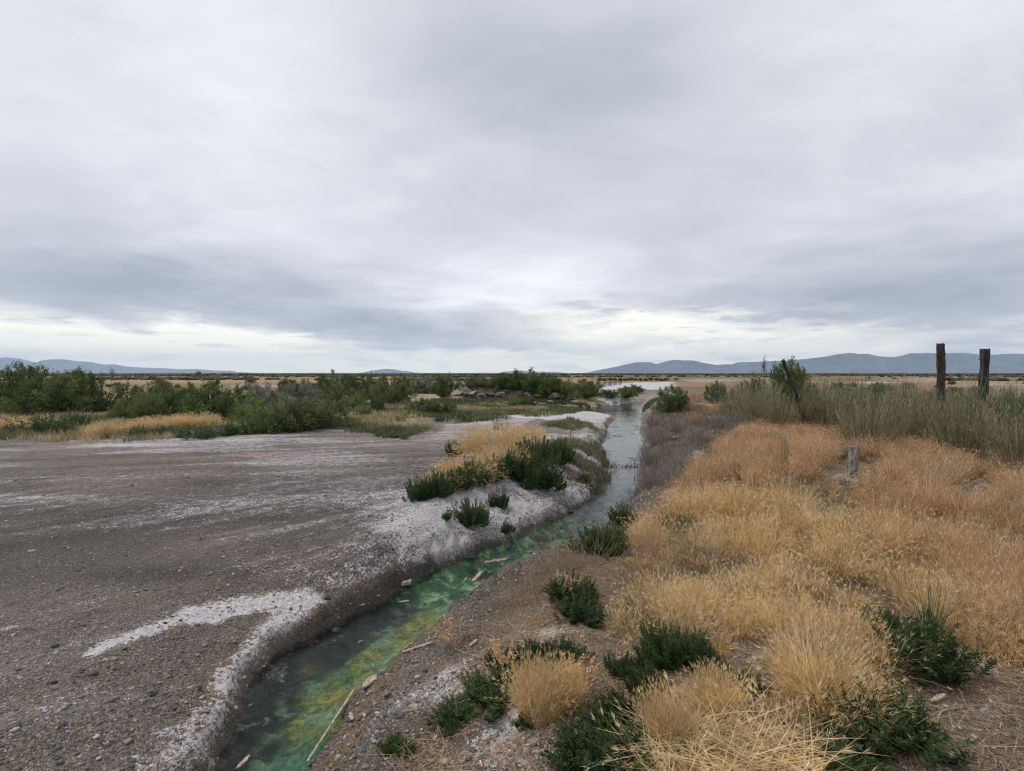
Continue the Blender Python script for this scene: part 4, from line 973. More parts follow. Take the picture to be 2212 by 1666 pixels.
for i, (px, py, h_, w_, lab) in enumerate([
 (1505, 868, 32, 60, 'farthest rust tuft on the right bank crest'),
 (1462, 893, 24, 46, 'small round rust tuft by the dark bend bush'),
 (1552, 898, 40, 76, 'largest rust tuft left of the wispy clumps'),
 (1502, 918, 34, 50, 'rust tuft below and left of the largest rust tuft'),
 (1490, 880, 24, 36, 'little rust tuft between the farthest and the round one')]):
    place(f'orange{i % 3}', px, py, h_, w_, lab, 'dry tuft', 'rust coloured dry tufts on the right bank', unit_w=1.9)
# ================================================================== things: leafy weeds
GL = 'dark green leafy weeds'
for row in [
 ('forb0', 1292, 1655, 132, 165, 'large dark leafy weed at the bottom edge left of the flattened straw'),
 ('forb1', 1330, 1560, 85, 80, 'dark leafy weed behind the large bottom one'),
 ('forb2', 1395, 1500, 75, 60, 'dark weed between the two golden tufts near the twisted wood'),
 ('forb3', 1435, 1430, 118, 85, 'upright dark weed, tallest on the bare patch'),
 ('forb4', 1495, 1425, 75, 80, 'bushy dark weed joined to the right of the tallest one'),
 ('forb0', 1342, 1450, 45, 60, 'small low dark weed left of the tallest one'),
 ('forb1', 1220, 1425, 50, 75, 'round dark weed behind the golden tuft on the near bank'),
 ('forb2', 1145, 1425, 45, 60, 'dark weed with an upright spike beside the white salt patch'),
 ('forb3', 1065, 1510, 66, 100, 'wide dark weed left of the near golden tuft'),
 ('forb4', 985, 1548, 42, 75, 'low dark weed spreading towards the stream'),
 ('forb0', 1085, 1440, 40, 60, 'dark weed under small tan seed sprays'),
 ('forb1', 975, 1580, 28, 40, 'little dark weed below the spreading one'),
 ('forb2', 1142, 1565, 50, 40, 'small upright dark weed at the foot of the near golden tuft'),
 ('forb3', 850, 1618, 34, 44, 'tiny dark weed on the gravel near the white lath'),
 ('forb4', 884, 1628, 24, 34, 'tiniest dark weed right beside the other gravel one'),
 ('forb1', 1912, 1595, 125, 185, 'widest dark leafy weed at the lower right'),
 ('forb0', 1840, 1560, 90, 90, 'dark weed joined to the left of the widest one'),
 ('forb2', 1990, 1440, 130, 150, 'large dark weed on the right under thin green rushes'),
 ('forb3', 1920, 1360, 55, 60, 'dark weed behind the large right one at the grass edge'),
 ('forb4', 1830, 1665, 55, 100, 'low dark weed at the bottom edge right of the straw'),
 ('forb0', 1560, 1480, 55, 60, 'dark weed behind the flattened straw'),
 ('forb1', 1625, 1492, 45, 50, 'dark weed half buried in golden grass'),
 ('forb3', 1465, 1160, 58, 72, 'dark weed alone in the middle of the golden field edge'),
 ('forb4', 1305, 1190, 78, 85, 'dark weed leaning over the stream from the right bank'),
 ('forb2', 1255, 1335, 60, 80, 'dark weed below the grass at the near right bank'),
 ('forb0', 1235, 1290, 62, 85, 'dull weed among bent stalks on the right bank'),
 ('forb1', 1345, 1130, 50, 50, 'small dark weed at the water below the grey brush'),
 ('forb3', 1700, 1265, 28, 60, 'dark weed sunk in the middle of the golden grass')]:
    key, px, py, h_, w_, lab = row; place(key, px, py, h_*.88, w_*1.12, lab, 'weed', GL, unit_w=1.45)
GLB = 'dark green weeds on the left stream bank'
for row in [
 ('forb1', 908, 1078, 58, 60, 'dark weed at the left tip of the bank weed row'),
 ('forb2', 945, 1068, 58, 60, 'second dark weed from the left in the bank row'),
 ('forb0', 985, 1058, 56, 60, 'dark weed left of centre in the bank row below pale grass'),
 ('forb4', 1022, 1045, 60, 60, 'dark weed at the centre of the bank row'),
 ('forb3', 1062, 1034, 58, 60, 'dark weed right of centre in the bank row'),
 ('forb1', 1105, 1024, 62, 56, 'dark weed joining the row to the biggest bank weed'),
 ('forb2', 1165, 1052, 88, 90, 'biggest dark weed hanging down the left bank slope'),
 ('forb0', 1150, 1005, 70, 80, 'dark weed above the biggest bank weed'),
 ('forb4', 1205, 1000, 62, 60, 'dark weed right of the biggest bank weed near the thin stake'),
 ('forb3', 1018, 1132, 66, 62, 'dark weed alone on the pale bank slope'),
 ('forb1', 1078, 1096, 44, 42, 'round dark weed right of the lone slope weed'),
 ('forb2', 965, 1122, 20, 18, 'tiny green sprout left of the lone slope weed'),
 ('forb0', 1262, 1042, 22, 24, 'tiny weed close to the water on the left bank'),
 ('forb4', 1095, 1150, 26, 26, 'tiny green sprout low on the slope towards the stream'),
 ('forb3', 978, 985, 42, 28, 'dark weed left of the pale grass mounds')]:
    key, px, py, h_, w_, lab = row; place(key, px, py, h_, w_, lab, 'weed', GLB, unit_w=1.45)
GLF = 'dark green weeds edging the gravel flat'
xs_ = [(240, 944, 30, 40), (300, 940, 24, 40), (335, 942, 26, 40), (370, 940, 28, 44), (405, 944, 30, 44), (440, 948, 36, 50), (480, 942, 36, 50), (520, 938, 38, 50), (560, 936, 40, 52), (600, 934, 44, 54), (640, 930, 44, 54), (680, 924, 40, 50), (130, 935, 38, 46), (85, 932, 46, 70), (165, 925, 50, 44), (820, 942, 12, 20), (862, 944, 14, 60), (985, 912, 30, 50), (1010, 908, 26, 36), (955, 910, 18, 36)]
lf = ['dark weed alone left of the tan grass strip', 'low dark weed first in the front row under the shrubs', 'low dark weed second in the front row', 'low dark weed third in the front row', 'dark weed fourth in the front row, below pale grass',
      'dark weed jutting furthest onto the gravel flat', 'dark weed just right of the jutting one', 'dark weed in front of the light green bush', 'bushy dark weed under the wide olive bush, leftmost', 'bushy dark weed under the wide olive bush, middle', 'bushy dark weed under the wide olive bush, right', 'last dark weed of the front row at its right end',
      'green weed in front of the second tall shrub', 'wide grey green weed near the left edge', 'tall grey green weed below the third tall shrub', 'tiny dark weed alone on the white streaked flat', 'flat spreading green weed on the white streaked flat', 'dark rounded weed beside the white flat, largest of three', 'dark rounded weed right of the largest of three', 'low green weed left of the largest of three']
for i, ((px, py, h_, w_), lab) in enumerate(zip(xs_, lf)): place(f'forbfar{i % 3}', px, py, h_, w_, lab, 'weed', GLF, unit_w=1.3)
# ================================================================== things: pale tufts and rushes
for row in [
 ('grass0', 1165, 1548, 118, 130, 'golden tuft alone on the near right bank among dark weeds', 'grass tuft', 'golden grass tufts', 1.6),
 ('grass1', 1225, 1530, 85, 80, 'smaller golden tuft leaning right beside the lone near tuft', 'grass tuft', 'golden grass tufts', 1.6),
 ('grass2', 1440, 1600, 108, 110, 'golden tuft standing at the left end of the flattened straw', 'grass tuft', 'golden grass tufts', 1.6),
 ('grass0', 1545, 1540, 90, 110, 'golden tuft rising behind the flattened straw', 'grass tuft', 'golden grass tufts', 1.6),
 ('pale0', 1065, 985, 69, 141, 'largest pale grass mound on the left bank', 'grass tuft', 'pale grass mounds on the left bank', 1.9),
 ('pale1', 1010, 1035, 51, 121, 'pale grass mound in front, just behind the weed row', 'grass tuft', 'pale grass mounds on the left bank', 1.9),
 ('pale0', 1085, 1010, 49, 108, 'low pale grass mound between the other two and the big weed', 'grass tuft', 'pale grass mounds on the left bank', 1.9),
 ('pale1', 1130, 965, 47, 94, 'pale grass mound behind the green rushes', 'grass tuft', 'pale grass mounds on the left bank', 1.9),
 ('pale0', 952, 1058, 38, 81, 'thin pale grass mound at the left tip behind the weeds', 'grass tuft', 'pale grass mounds on the left bank', 1.9),
 ('rush0', 1095, 955, 72, 55, 'thin upright green rushes rising from the pale grass mounds', 'rush', 'green rushes', 1.0),
 ('rush1', 1072, 930, 44, 34, 'short green rushes left of the taller ones', 'rush', 'green rushes', 1.0),
 ('rush0', 2005, 1370, 140, 110, 'thin green rushes standing over the large right weed', 'rush', 'green rushes', 1.0),
 ('rush1', 1695, 1030, 110, 30, 'thin green stalks beside the grey stump', 'rush', 'green rushes', 1.0),
 ('rush1', 1530, 1000, 60, 34, 'green rushes between grey brush and golden grass', 'rush', 'green rushes', 1.0),
 ('rush0', 1345, 1115, 60, 30, 'sparse green rushes leaning over the stream edge', 'rush', 'green rushes', 1.0),
 ('pale1', 225, 945, 34, 62, 'tan grass tuft at the flat edge below the tall shrubs', 'grass tuft', 'tan tufts at the flat edge', 1.9),
 ('pale0', 350, 930, 32, 110, 'tan grass mound behind the low dark weed row', 'grass tuft', 'tan tufts at the flat edge', 1.9),
 ('pale1', 420, 925, 34, 90, 'straw coloured mound right of the tan mound', 'grass tuft', 'tan tufts at the flat edge', 1.9),
 ('pale0', 20, 930, 30, 70, 'tan grass tuft at the far left edge', 'grass tuft', 'tan tufts at the flat edge', 1.9),
 ('pale1', 1420 - 0, 858, 0, 0, '', '', '', 1)]:
    if not row[3]: continue
    key, px, py, h_, w_, lab, cat, grp, uw = row; place(key, px, py, h_, w_, lab, cat, grp, unit_w=uw)
# ================================================================== things: far single shrubs on the plain
r_ = np.random.default_rng(77); cnt = 0
while cnt < 70:
    y = 45*math.exp(r_.uniform(0, 1)**1.4*1.5); x = r_.uniform(-1.02, 1.02)*y; px, py = proj(x, y, 0.)
    if fbm(np.array([x*.03]), np.array([y*.07]), 701, 3)[0] < .46 or inpoly(np.array([px]), np.array([py]), [(1270, 842), (1480, 842), (1480, 822), (1270, 824)])[0]: continue
    hm = r_.uniform(.35, .95); z = float(Hf(np.array([x]), np.array([y]))[0])
    place(['olive', 'dark', 'greyg'][cnt % 3]+str(r_.integers(0, 3)), 0, 0, hm*F/y, hm*r_.uniform(1.6, 2.8)*F/y, 'small lone sage bush out on the tan plain', 'shrub', 'lone sage bushes on the plain', pos=(x, y, z)); cnt += 1
for px, py in [(1296+i*11, 822.0+.6*math.sin(i*1.7)) for i in range(14)]:
    x, y = at(px, py+1.2); place('dark'+str(int(px) % 4), 0, 0, 8, 15, 'dark low bush in the line along the far shore of the white pan', 'shrub', 'bushes along the far shore of the white pan', pos=(x, y, float(Hf(np.array([x]), np.array([y]))[0])))

# ================================================================== things: posts, stump, fence
M_post = wood_mat('weathered_post', (.030, .026, .025), (.10, .085, .075), 16)
M_grey = wood_mat('grey_driftwood', (.16, .145, .13), (.36, .33, .30), 20)
M_pale = wood_mat('pale_board', (.26, .21, .15), (.56, .48, .36), 34)
def metal_mat():
    m, t, out = mat('rusty_wire'); pos = t.new('ShaderNodeNewGeometry').outputs['Position']
    principled(t, out, Base_Color=t.mix(t.noise(pos, 90), (.05, .035, .03), (.14, .075, .045)), Metallic=.4, Roughness=.7); return m
M_wire = metal_mat()
def post_mb(h, r0, seed, jag=.05, taper=.85, sides=28, rings=46, squash=1.0):
    r = np.random.default_rng(seed); th = np.arange(sides)*2*np.pi/sides; zz = np.linspace(0, 1, rings)
    A, Zz = np.meshgrid(th, zz); crack = (fbm(A*2.6+seed, Zz*.9, seed, 2)-.5); ridg = fbm(A*5.5, Zz*2.2+seed, seed+1, 3)-.5; lump = fbm(np.cos(A)*1.2+5, Zz*5+np.sin(A), seed+2, 3)-.5
    R = r0*(1+(taper-1)*Zz)*(1+.45*crack+.40*ridg+.55*lump); R *= 1-.5*np.exp(-((A-1.1-.6*np.sin(Zz*4))/.10)**2)*.5-.22*np.exp(-((A-3.9+.3*Zz)/.08)**2)
    top = jag*(fbm(np.cos(th)*1.4+seed, np.sin(th)*1.4, seed+3, 3)-.3)
    Hh = Zz*(h+top[None, :]*Zz**3)
    X_ = R*np.cos(A)+.025*np.sin(Zz*3+seed)*r0*8*.2; Y_ = R*np.sin(A)*squash
    V = np.stack([X_, Y_, Hh], -1).reshape(-1, 3); i0 = np.arange(rings*sides).reshape(rings, sides)
    Q = np.stack([i0[:-1], np.roll(i0[:-1], -1, 1), np.roll(i0[1:], -1, 1), i0[1:]], -1).reshape(-1, 4)
    c = len(V); V = np.r_[V, [[X_[-1].mean(), Y_[-1].mean(), h-.02]]]; T = np.stack([i0[-1], np.roll(i0[-1], -1), np.full(sides, c)], -1)
    mb = MB(); mb.add(V, Q, T); return mb
def splinters(h, r0, seed, n=16):
    r = np.random.default_rng(seed); a = r.uniform(0, 6.28, n); z = r.uniform(.15*h, .95*h, n); P_ = np.c_[np.cos(a)*r0*.45, np.sin(a)*r0*.45, z]
    D = np.c_[np.cos(a)*.6, np.sin(a)*.6, r.choice([-1, 1], n)*r.uniform(.2, 1, n)]; t = np.linspace(0, 1, 3)[None, :, None]
    V, Q = tubes(P_[:, None]+D[:, None]*t*r.uniform(.03, .10, n)[:, None, None], np.tile([.010, .006, .001], (n, 1)), 4); mb = MB(); mb.add(V, Q); return mb
def wire_mb(r0, z, tail, seed):
    a = np.linspace(0, 4*np.pi, 60); P_ = np.stack([np.cos(a)*(r0*1.12), np.sin(a)*(r0*1.12), z+.012*np.sin(a*.5+1)+a*.002], -1)
    tl = np.array(tail)+[0, 0, z]; P2 = np.r_[[P_[-1]], tl]; mb = MB()
    V, Q = tubes(P_[None], np.full((1, 60), .0042), 5); mb.add(V, Q)
    t = np.linspace(0, len(P2)-1, 14); k = np.minimum(t.astype(int), len(P2)-2); u = (t-k)[:, None]; pp = P2[k]*(1-u)+P2[k+1]*u
    V, Q = tubes(pp[None], np.full((1, 14), .004), 5); mb.add(V, Q)
    mb2 = MB(); return mb
def post(px, y, top_py, wpx, lab, seed, lean=(0, 0), wires=(), jag=.06):
    x = (px-F)/F*y*(1.0); z = float(Hf(np.array([x]), np.array([y]))[0]); ztop = EYE+(806-top_py)/F*y; h = ztop-z+.1; r0 = wpx/F*y*.5
    root = empty('fence_post', (x, y, z-.1)); root.rotation_euler = (lean[0], lean[1], .4*seed)
    if lean[0] or lean[1]: root.rotation_euler = Euler((lean[0], lean[1], 0))
    post_mb(h, r0, seed, jag).build('post', M_post, root, smooth=True); splinters(h, r0, seed, 22).build('bark_splinters', M_post, root)
    for zz, tail in wires: wire_mb(r0, h-zz, tail, seed).build('wire', M_wire, root)
    tag(root, lab, 'fence post', 'weathered fence posts on the right bank'); return root
p1 = post(2034, 11.6, 744, 16.5, 'taller upright weathered post with wrapped wire, left of the pair', 1, wires=((.24, [(-.12, -.05, -.01), (-.16, -.05, .01), (-.15, -.02, -.03)]), (.70, [(.1, -.08, -.05), (.2, -.1, -.12)])), jag=.07)
p2 = post(2125, 12.0, 754, 17, 'shorter upright post with a flat top, right of the pair', 2, wires=((.25, [(-.13, -.04, 0), (-.17, -.05, .03), (-.17, -.05, .06)]), (.72, [(-.2, -.05, .02), (-.36, -.08, -.05)])), jag=.015)
p1.rotation_euler = (0, rad(-1.5), .3); p2.rotation_euler = (0, rad(1.8), .8)
# leaning post
bx, by = 1754, 10.8; x = (bx-F)/F*by; z = float(Hf(np.array([x]), np.array([by]))[0])
root = empty('fence_post', (x, by, z-.1)); L = 1.70; root.rotation_euler = (rad(-4), rad(-19), 0)
post_mb(L, .064, 5, .10, .62).build('post', M_post, root, smooth=True); splinters(L, .055, 5, 26).build('bark_splinters', M_post, root)
tag(root, 'thin dark post leaning to the left with a split tip', 'fence post', 'weathered fence posts on the right bank')
# stump
x, y, z = hit(1838, 1032); root = empty('wood_stump', (x, y, z-.05)); h = .45; root.rotation_euler = (rad(3), rad(2), .5)
post_mb(h, .062, 9, .05, .9).build('stump', M_grey, root, smooth=True); splinters(h, .06, 9, 14).build('splinters', M_grey, root); tag(root, 'grey weathered post stump standing in the rust coloured grass', 'stump')
x, y, z = hit(1880, 1058); o = post_mb(.75, .045, 12, .05, .8).build('fallen_log', M_grey, smooth=True); o.location = (x-.35, y+.05, z+.10); o.rotation_euler = (rad(8), rad(97), rad(-22)); tag(o, 'grey fallen log lying in the grass right of the stump', 'log')
# thin stake on the left bank
x, y, z = hit(1232, 950); o = post_mb(.46, .016, 14, .02, .9, 10, 20).build('wooden_stake', M_grey, smooth=True); o.location = (x, y, z-.05); tag(o, 'thin grey stake standing on the left bank among dull herbs', 'stake')
# distant fence beside the white pan
root = empty('wire_fence', (0, 0, 0)); pa = np.array(at(1290, 838)); pb = np.array(at(1343, 831)); n = 21; wp = []
for i in range(n):
    u = i/(n-1); yv = 1/((1-u)/pa[1]+u/pb[1]); pxv = 1290+(1343-1290)*u; xv = (pxv-F)/F*yv; zv = float(Hf(np.array([xv]), np.array([yv]))[0])
    o = post_mb(.62, .045, 20+i, .04, .9, 8, 6).build('post', M_post, root); o.location = (xv, yv, zv-.05); wp.append((xv, yv, zv+.45))
mbw = MB(); V, Q = tubes(np.array(wp)[None], np.full((1, n), .008), 4); mbw.add(V, Q); V, Q = tubes((np.array(wp)-[0, 0, .22])[None], np.full((1, n), .008), 4); mbw.add(V, Q); mbw.build('wire', M_wire, root)
tag(root, 'distant fence of small grey posts beside the white salt pan', 'fence')
# ================================================================== things: rocks
def rock_mat():
    m, t, out = mat('limestone_rock'); tc_ = t.new('ShaderNodeTexCoord').outputs['Object']; n = t.noise(tc_, 3.5, 6, .65); n2 = t.noise(tc_, 14, 5, .6)
    col = t.ramp(n, [(.3, (.09, .08, .075)), (.48, (.22, .20, .185)), (.62, (.34, .315, .29)), (.8, (.42, .40, .38))])
    principled(t, out, Base_Color=col, Roughness=.9, Normal=t.bump(t.math('ADD', n, t.math('MULTIPLY', n2, .4)), 1.0, .06)); return m
M_rock = rock_mat()
def rock(seed, size, name='rock', mt=None, bev=.06):
    r = np.random.default_rng(seed); bm = bmesh.new()
    for p in rdir(16, r)*r.uniform(.75, 1.0, (16, 1)): bm.verts.new(Vector(p*np.array(size)))
    res = bmesh.ops.convex_hull(bm, input=bm.verts)
    bmesh.ops.delete(bm, geom=[e for e in res['geom_interior'] if isinstance(e, bmesh.types.BMVert)], context='VERTS')
    bmesh.ops.bevel(bm, geom=list(bm.edges), offset=bev*min(size), segments=2, affect='EDGES', profile=.6)
    me = bpy.data.meshes.new(name); bm.to_mesh(me); bm.free(); me.materials.append(mt or M_rock); o = bpy.data.objects.new(name, me); C.objects.link(o); return o
rk = [(985, 850, 1.0), (1003, 852, .8), (1022, 850, .95), (1040, 853, .8), (1060, 852, .9), (1082, 852, .85), (1095, 845, .6), (1120, 852, 1.25), (1142, 853, .8), (1160, 857, .9), (1176, 850, .8), (1196, 856, 1.0), (1213, 858, .7), (1070, 842, .6), (1010, 842, .55), (1160, 843, .5)]
rl = ['boulder at the left end of the rock ledge', 'small dark boulder second from the left on the ledge', 'boulder third from the left on the ledge', 'boulder below the bare mound top', 'boulder under the middle of the bare mound', 'boulder left of the largest slab',
      'small boulder perched above the slab', 'largest flat slab of the ledge under the green shrub', 'boulder touching the slab on its right', 'pale boulder right of the slab, low', 'boulder half hidden by the ledge shrub', 'broad pale boulder near the right end of the ledge', 'last boulder at the right end of the ledge', 'small stone on the upper ledge near centre', 'small stone on the upper ledge at the left', 'small stone under the shrub at the upper right']
for i, ((px, py, s), lab) in enumerate(zip(rk, rl)):
    y = 31.4+.3*math.sin(i*2.1); x = (px-F)/F*y; z = EYE-(py-806)/F*y
    o = rock(40+i, (.50*s, .42*s, .28*s), 'boulder'); o.location = (x, y, z); o.rotation_euler = (rng.uniform(-.2, .2), rng.uniform(-.2, .2), rng.uniform(0, 6)); tag(o, lab, 'boulder', 'boulders of the rock ledge')
for i, (px, py, s, lab) in enumerate([(1243, 872, .32, 'white crusted stone at the pool edge below the ledge'), (1335, 878, .34, 'pale flat stone at the mouth of the pool'), (1188, 871, .25, 'pale stone low by the green pool bank')]):
    x, y, z = hit(px, py); o = rock(80+i, (s*1.4, s, s*.6), 'boulder'); o.location = (x, y, z+.05); tag(o, lab, 'boulder')
M_dark = wood_mat('dark_stone', (.03, .03, .03), (.075, .07, .068), 30)
for i, (px, py, s, mt_, lab) in enumerate([
 (708, 1294, .030, M_dark, 'black stone at the right end of the white salt arc'), (390, 1341, .012, M_dark, 'small dark stone on the middle of the white arc'), (357, 1347, .014, M_dark, 'flat dark stone resting on the white arc edge'), (270, 1403, .012, M_dark, 'small dark stone near the left tip of the white arc'),
 (726, 1384, .032, M_dark, 'black wet rock in the stream with a pale fragment'), (118, 1475, .016, M_dark, 'dark stone alone on the left gravel'), (330, 1503, .018, M_dark, 'dark stone in the lower left gravel centre'), (430, 1488, .014, M_dark, 'dark oval stone near the orange bank foot'),
 (780, 1425, .018, M_grey, 'greenish crusted lump in the middle of the near stream'), (1275, 1060, .06, M_dark, 'dark clod at the left bank notch'), (1232, 1108, .05, M_dark, 'dark clod at the sharp turn of the left bank')]):
    x, y, z = hit(px, py); o = rock(90+i, (s*1.5, s, s*.6), 'stone', mt_, .12); o.location = (x, y, max(z, ZW)+s*.3); o.rotation_euler = (0, 0, i*1.3); tag(o, lab, 'stone')
# ================================================================== things: boards, laths, sticks, litter
def board(px0, py0, px1, py1, w, th, lab, cat='board', name='board', mt=None, z0=.012, seed=0, taper=.5, curve=0.0):
    mt = mt or M_pale; a = hit(px0, py0); b_ = hit(px1, py1)
    if a[2] < ZW: a = (*at(px0, py0, ZW), ZW)
    if b_[2] < ZW: b_ = (*at(px1, py1, ZW), ZW)
    a = np.array([a[0], a[1], max(a[2], ZW)+z0]); b_ = np.array([b_[0], b_[1], max(b_[2], ZW)+z0])
    L = np.linalg.norm(b_-a); n = 14; r = np.random.default_rng(seed); t = np.linspace(0, 1, n); ww = w*(1-(1-taper)*np.abs(2*t-1)**3)*(1+r.normal(0, .07, n)); xx = (t-.5)*L
    yy = curve*np.sin(t*np.pi)+r.normal(0, w*.03, n); zz = r.normal(0, th*.15, n)
    V = np.concatenate([np.c_[xx, yy-ww/2, zz], np.c_[xx+r.normal(0, w*.1, n), yy+ww/2, zz], np.c_[xx, yy+ww*.46, zz+th], np.c_[xx, yy-ww*.46, zz+th]]).reshape(4, n, 3)
    Q = []; 
    for k in range(4):
        for i in range(n-1): Q.append((k*n+i, ((k+1) % 4)*n+i, ((k+1) % 4)*n+i+1, k*n+i+1))
    Q += [(0, 3*n, 2*n, n), (n-1, 2*n-1, 3*n-1, 4*n-1)]
    mb = MB(); mb.add(V.reshape(-1, 3), np.array(Q)[:, ::-1]); o = mb.build(name, mt); o.location = (a+b_)/2
    d = Vector(b_-a); o.rotation_euler = d.to_track_quat('X', 'Z').to_euler(); tag(o, lab, cat); return o
board(664, 1655, 716, 1572, .012, .006, 'lower half of the long pale lath along the near water edge', 'lath', 'lath', seed=1, z0=.02, taper=.9)
board(716, 1575, 766, 1497, .014, .006, 'upper half of the long pale lath along the near water edge', 'lath', 'lath', seed=2, z0=.025, taper=.9)
board(785, 1492, 812, 1466, .055, .006, 'broken pale board lying flat beside the stream', seed=3, z0=.02, taper=.3)
board(868, 1414, 936, 1392, .022, .008, 'splintered pale stick at the right shore of the stream', 'stick', 'stick', seed=4, taper=.4)
board(513, 1668, 538, 1642, .022, .006, 'pale board end poking out of the water at the bottom', seed=5, z0=.02)
board(868, 1269, 886, 1266, .05, .03, 'pale wedge shaped wood chunk on the left shore', 'wood chunk', 'wood_chunk', seed=6, taper=.5)
board(920, 1140, 938, 1155, .045, .01, 'thin white splinter on the left bank slope', 'stick', 'stick', seed=7)
board(1000, 1262, 1008, 1250, .012, .006, 'tiny pale chip floating at the right shore', 'wood chip', 'wood_chip', seed=8, z0=.01)
board(900-38, 1306, 900-17, 1303, .02, .006, 'pale stick lying in the shallow middle of the stream', 'stick', 'stick', seed=9, z0=.02)
board(775, 1312, 788, 1310, .02, .01, 'small pale chip on the wet gravel left of the stream', 'wood chip', 'wood_chip', seed=10)
board(1046, 1222, 1096, 1214, .06, .025, 'pale driftwood at the right shore below the leaning weed', 'driftwood', 'driftwood', M_grey, seed=11, taper=.3)
board(1020, 1262, 1040, 1240, .04, .015, 'pale bleached root piece on the right shore', 'driftwood', 'driftwood', M_pale, seed=12, taper=.3)
board(1515, 1438, 1545, 1460, .035, .03, 'twisted grey root standing by the tallest bare patch weed', 'driftwood', 'driftwood', M_grey, seed=13, z0=.03, taper=.4)
board(2010, 1522, 2040, 1508, .022, .01, 'pale broken stick on the bare ground at the right', 'stick', 'stick', seed=14)
board(1985, 1500, 2002, 1468, .008, .006, 'short pale stick beside the large right weeds', 'stick', 'stick', seed=15)
board(2076, 1490, 2092, 1460, .010, .006, 'short curved pale stick at the right', 'stick', 'stick', seed=16, curve=.01)
board(2028, 1570, 2070, 1535, .006, .004, 'thin long bent twig on the bare lower right ground', 'twig', 'twig', seed=17, curve=.03)
board(2048, 1502, 2090, 1470, .007, .006, 'dark thin stick angled up from the pale broken stick', 'stick', 'stick', M_dark, seed=18)
board(2070, 1575, 2078, 1582, .014, .004, 'upper white chip on the lower right ground', 'wood chip', 'wood_chip', seed=19)
board(2098, 1592, 2112, 1602, .018, .004, 'lower larger white chip on the lower right ground', 'wood chip', 'wood_chip', seed=20)
board(880, 1540, 905, 1536, .007, .005, 'thin straw coloured stick on the gravel right of the lath', 'stick', 'stick', seed=21)
board(1882, 1500, 1900, 1545, .006, .005, 'thin grey stick poking from the widest weed', 'stick', 'stick', M_grey, seed=22)
board(756, 1545, 762, 1560, .022, .006, 'oval pale chip on the gravel beside the lath', 'wood chip', 'wood_chip', seed=23)
board(1015, 1400, 1030, 1386, .02, .006, 'short tan stick on the litter beside the stream', 'stick', 'stick', seed=24)
# stubs
def stub(px, py, lab, rz, tip):
    x, y, z = hit(px, py); root = empty('cigarette_butt', (x, y, z+.006)); root.rotation_euler = (0, rad(86), rz)
    for nm, z0, z1, col in (('paper', .008, .022, (.75, .72, .66)), ('filter', -.012, .008, tip)):
        a = np.linspace(z0, z1, 4); V, Q = tubes(np.c_[a*0, a*0, a][None], np.array([[.0045, .0048, .0048, .0042]]), 10); mb = MB(); mb.add(V, Q, col=col)
        b0 = len(V)-10; 
        mb.add(np.r_[V[:10], [[0, 0, z0]]], None, [(i, (i+1) % 10, 10) for i in range(10)], col); mb.add(np.r_[V[-10:], [[0, 0, z1]]], None, [(i, (i+1) % 10, 10) for i in range(10)], col); mb.build(nm, M_twig, root)
    tag(root, lab, 'cigarette butt')
stub(1940, 1620, 'orange tipped cigarette butt on the ground at the lower right', .8, (.55, .24, .08))
stub(1040, 1655, 'tan cigarette butt on the gravel at the bottom edge', 1.9, (.60, .40, .25))
# driftwood snag in the stream, twigs lying over the bank
def snag(px, py, w, h_, seed, lab, mt=M_twig, col=(.09, .07, .06), n=26, thick=.008):
    x, y, z = hit(px, py); r = np.random.default_rng(seed); base = np.c_[r.uniform(-w/2, w/2, n), r.normal(0, min(.06, w*.2), n), np.zeros(n)]
    V, Q, cc, pts = blades(base, r.uniform(0, 6.28, n), r.uniform(.3, 1.5, n), r.uniform(.4, 1.2, n)*h_, np.full(n, thick), r.normal(0, .8, n), palette([col, tuple(c*1.6 for c in col)], n, r), 5, r, .4)
    R = np.linspace(thick*.6, thick*.2, 6)[None].repeat(n, 0); V, Q = tubes(pts, R, 4); mb = MB(); mb.add(V, Q, col=col); o = mb.build('dead_branches', mt); o.location = (x, y, max(z, ZW)-.01); tag(o, lab, 'dead branches'); return o
snag(1350, 1022, .75, .16, 1, 'dark tangled snag reaching across the stream', n=60)
snag(1310, 1012, .3, .10, 2, 'small dark snag at the left shore beside the tangled one', n=22)
snag(1240, 1225, .7, .46, 3, 'bent straw coloured stalks arching over the right shore', M_straw, (.40, .31, .20), 130, .0032)
snag(1160, 1290, .8, .36, 4, 'tan trailing stalks lying on the near right bank', M_straw, (.40, .30, .19), 130, .0032)
snag(960, 1290, .12, .25, 5, 'pale thin weed stalks standing in the near stream', M_straw, (.30, .30, .22), 7, .003)
snag(1018, 1378, .10, .06, 6, 'small brown nest-like clump of roots beside the stream', M_twig, (.24, .15, .09), 60, .004)
snag(1085, 1105, .22, .10, 7, 'brown dead sprig on the left bank slope', M_twig, (.17, .12, .09), 40, .004)
snag(1660, 1085, .3, .2, 8, 'dark dead stalks among the golden grass', M_twig, (.12, .09, .075), 40, .004)
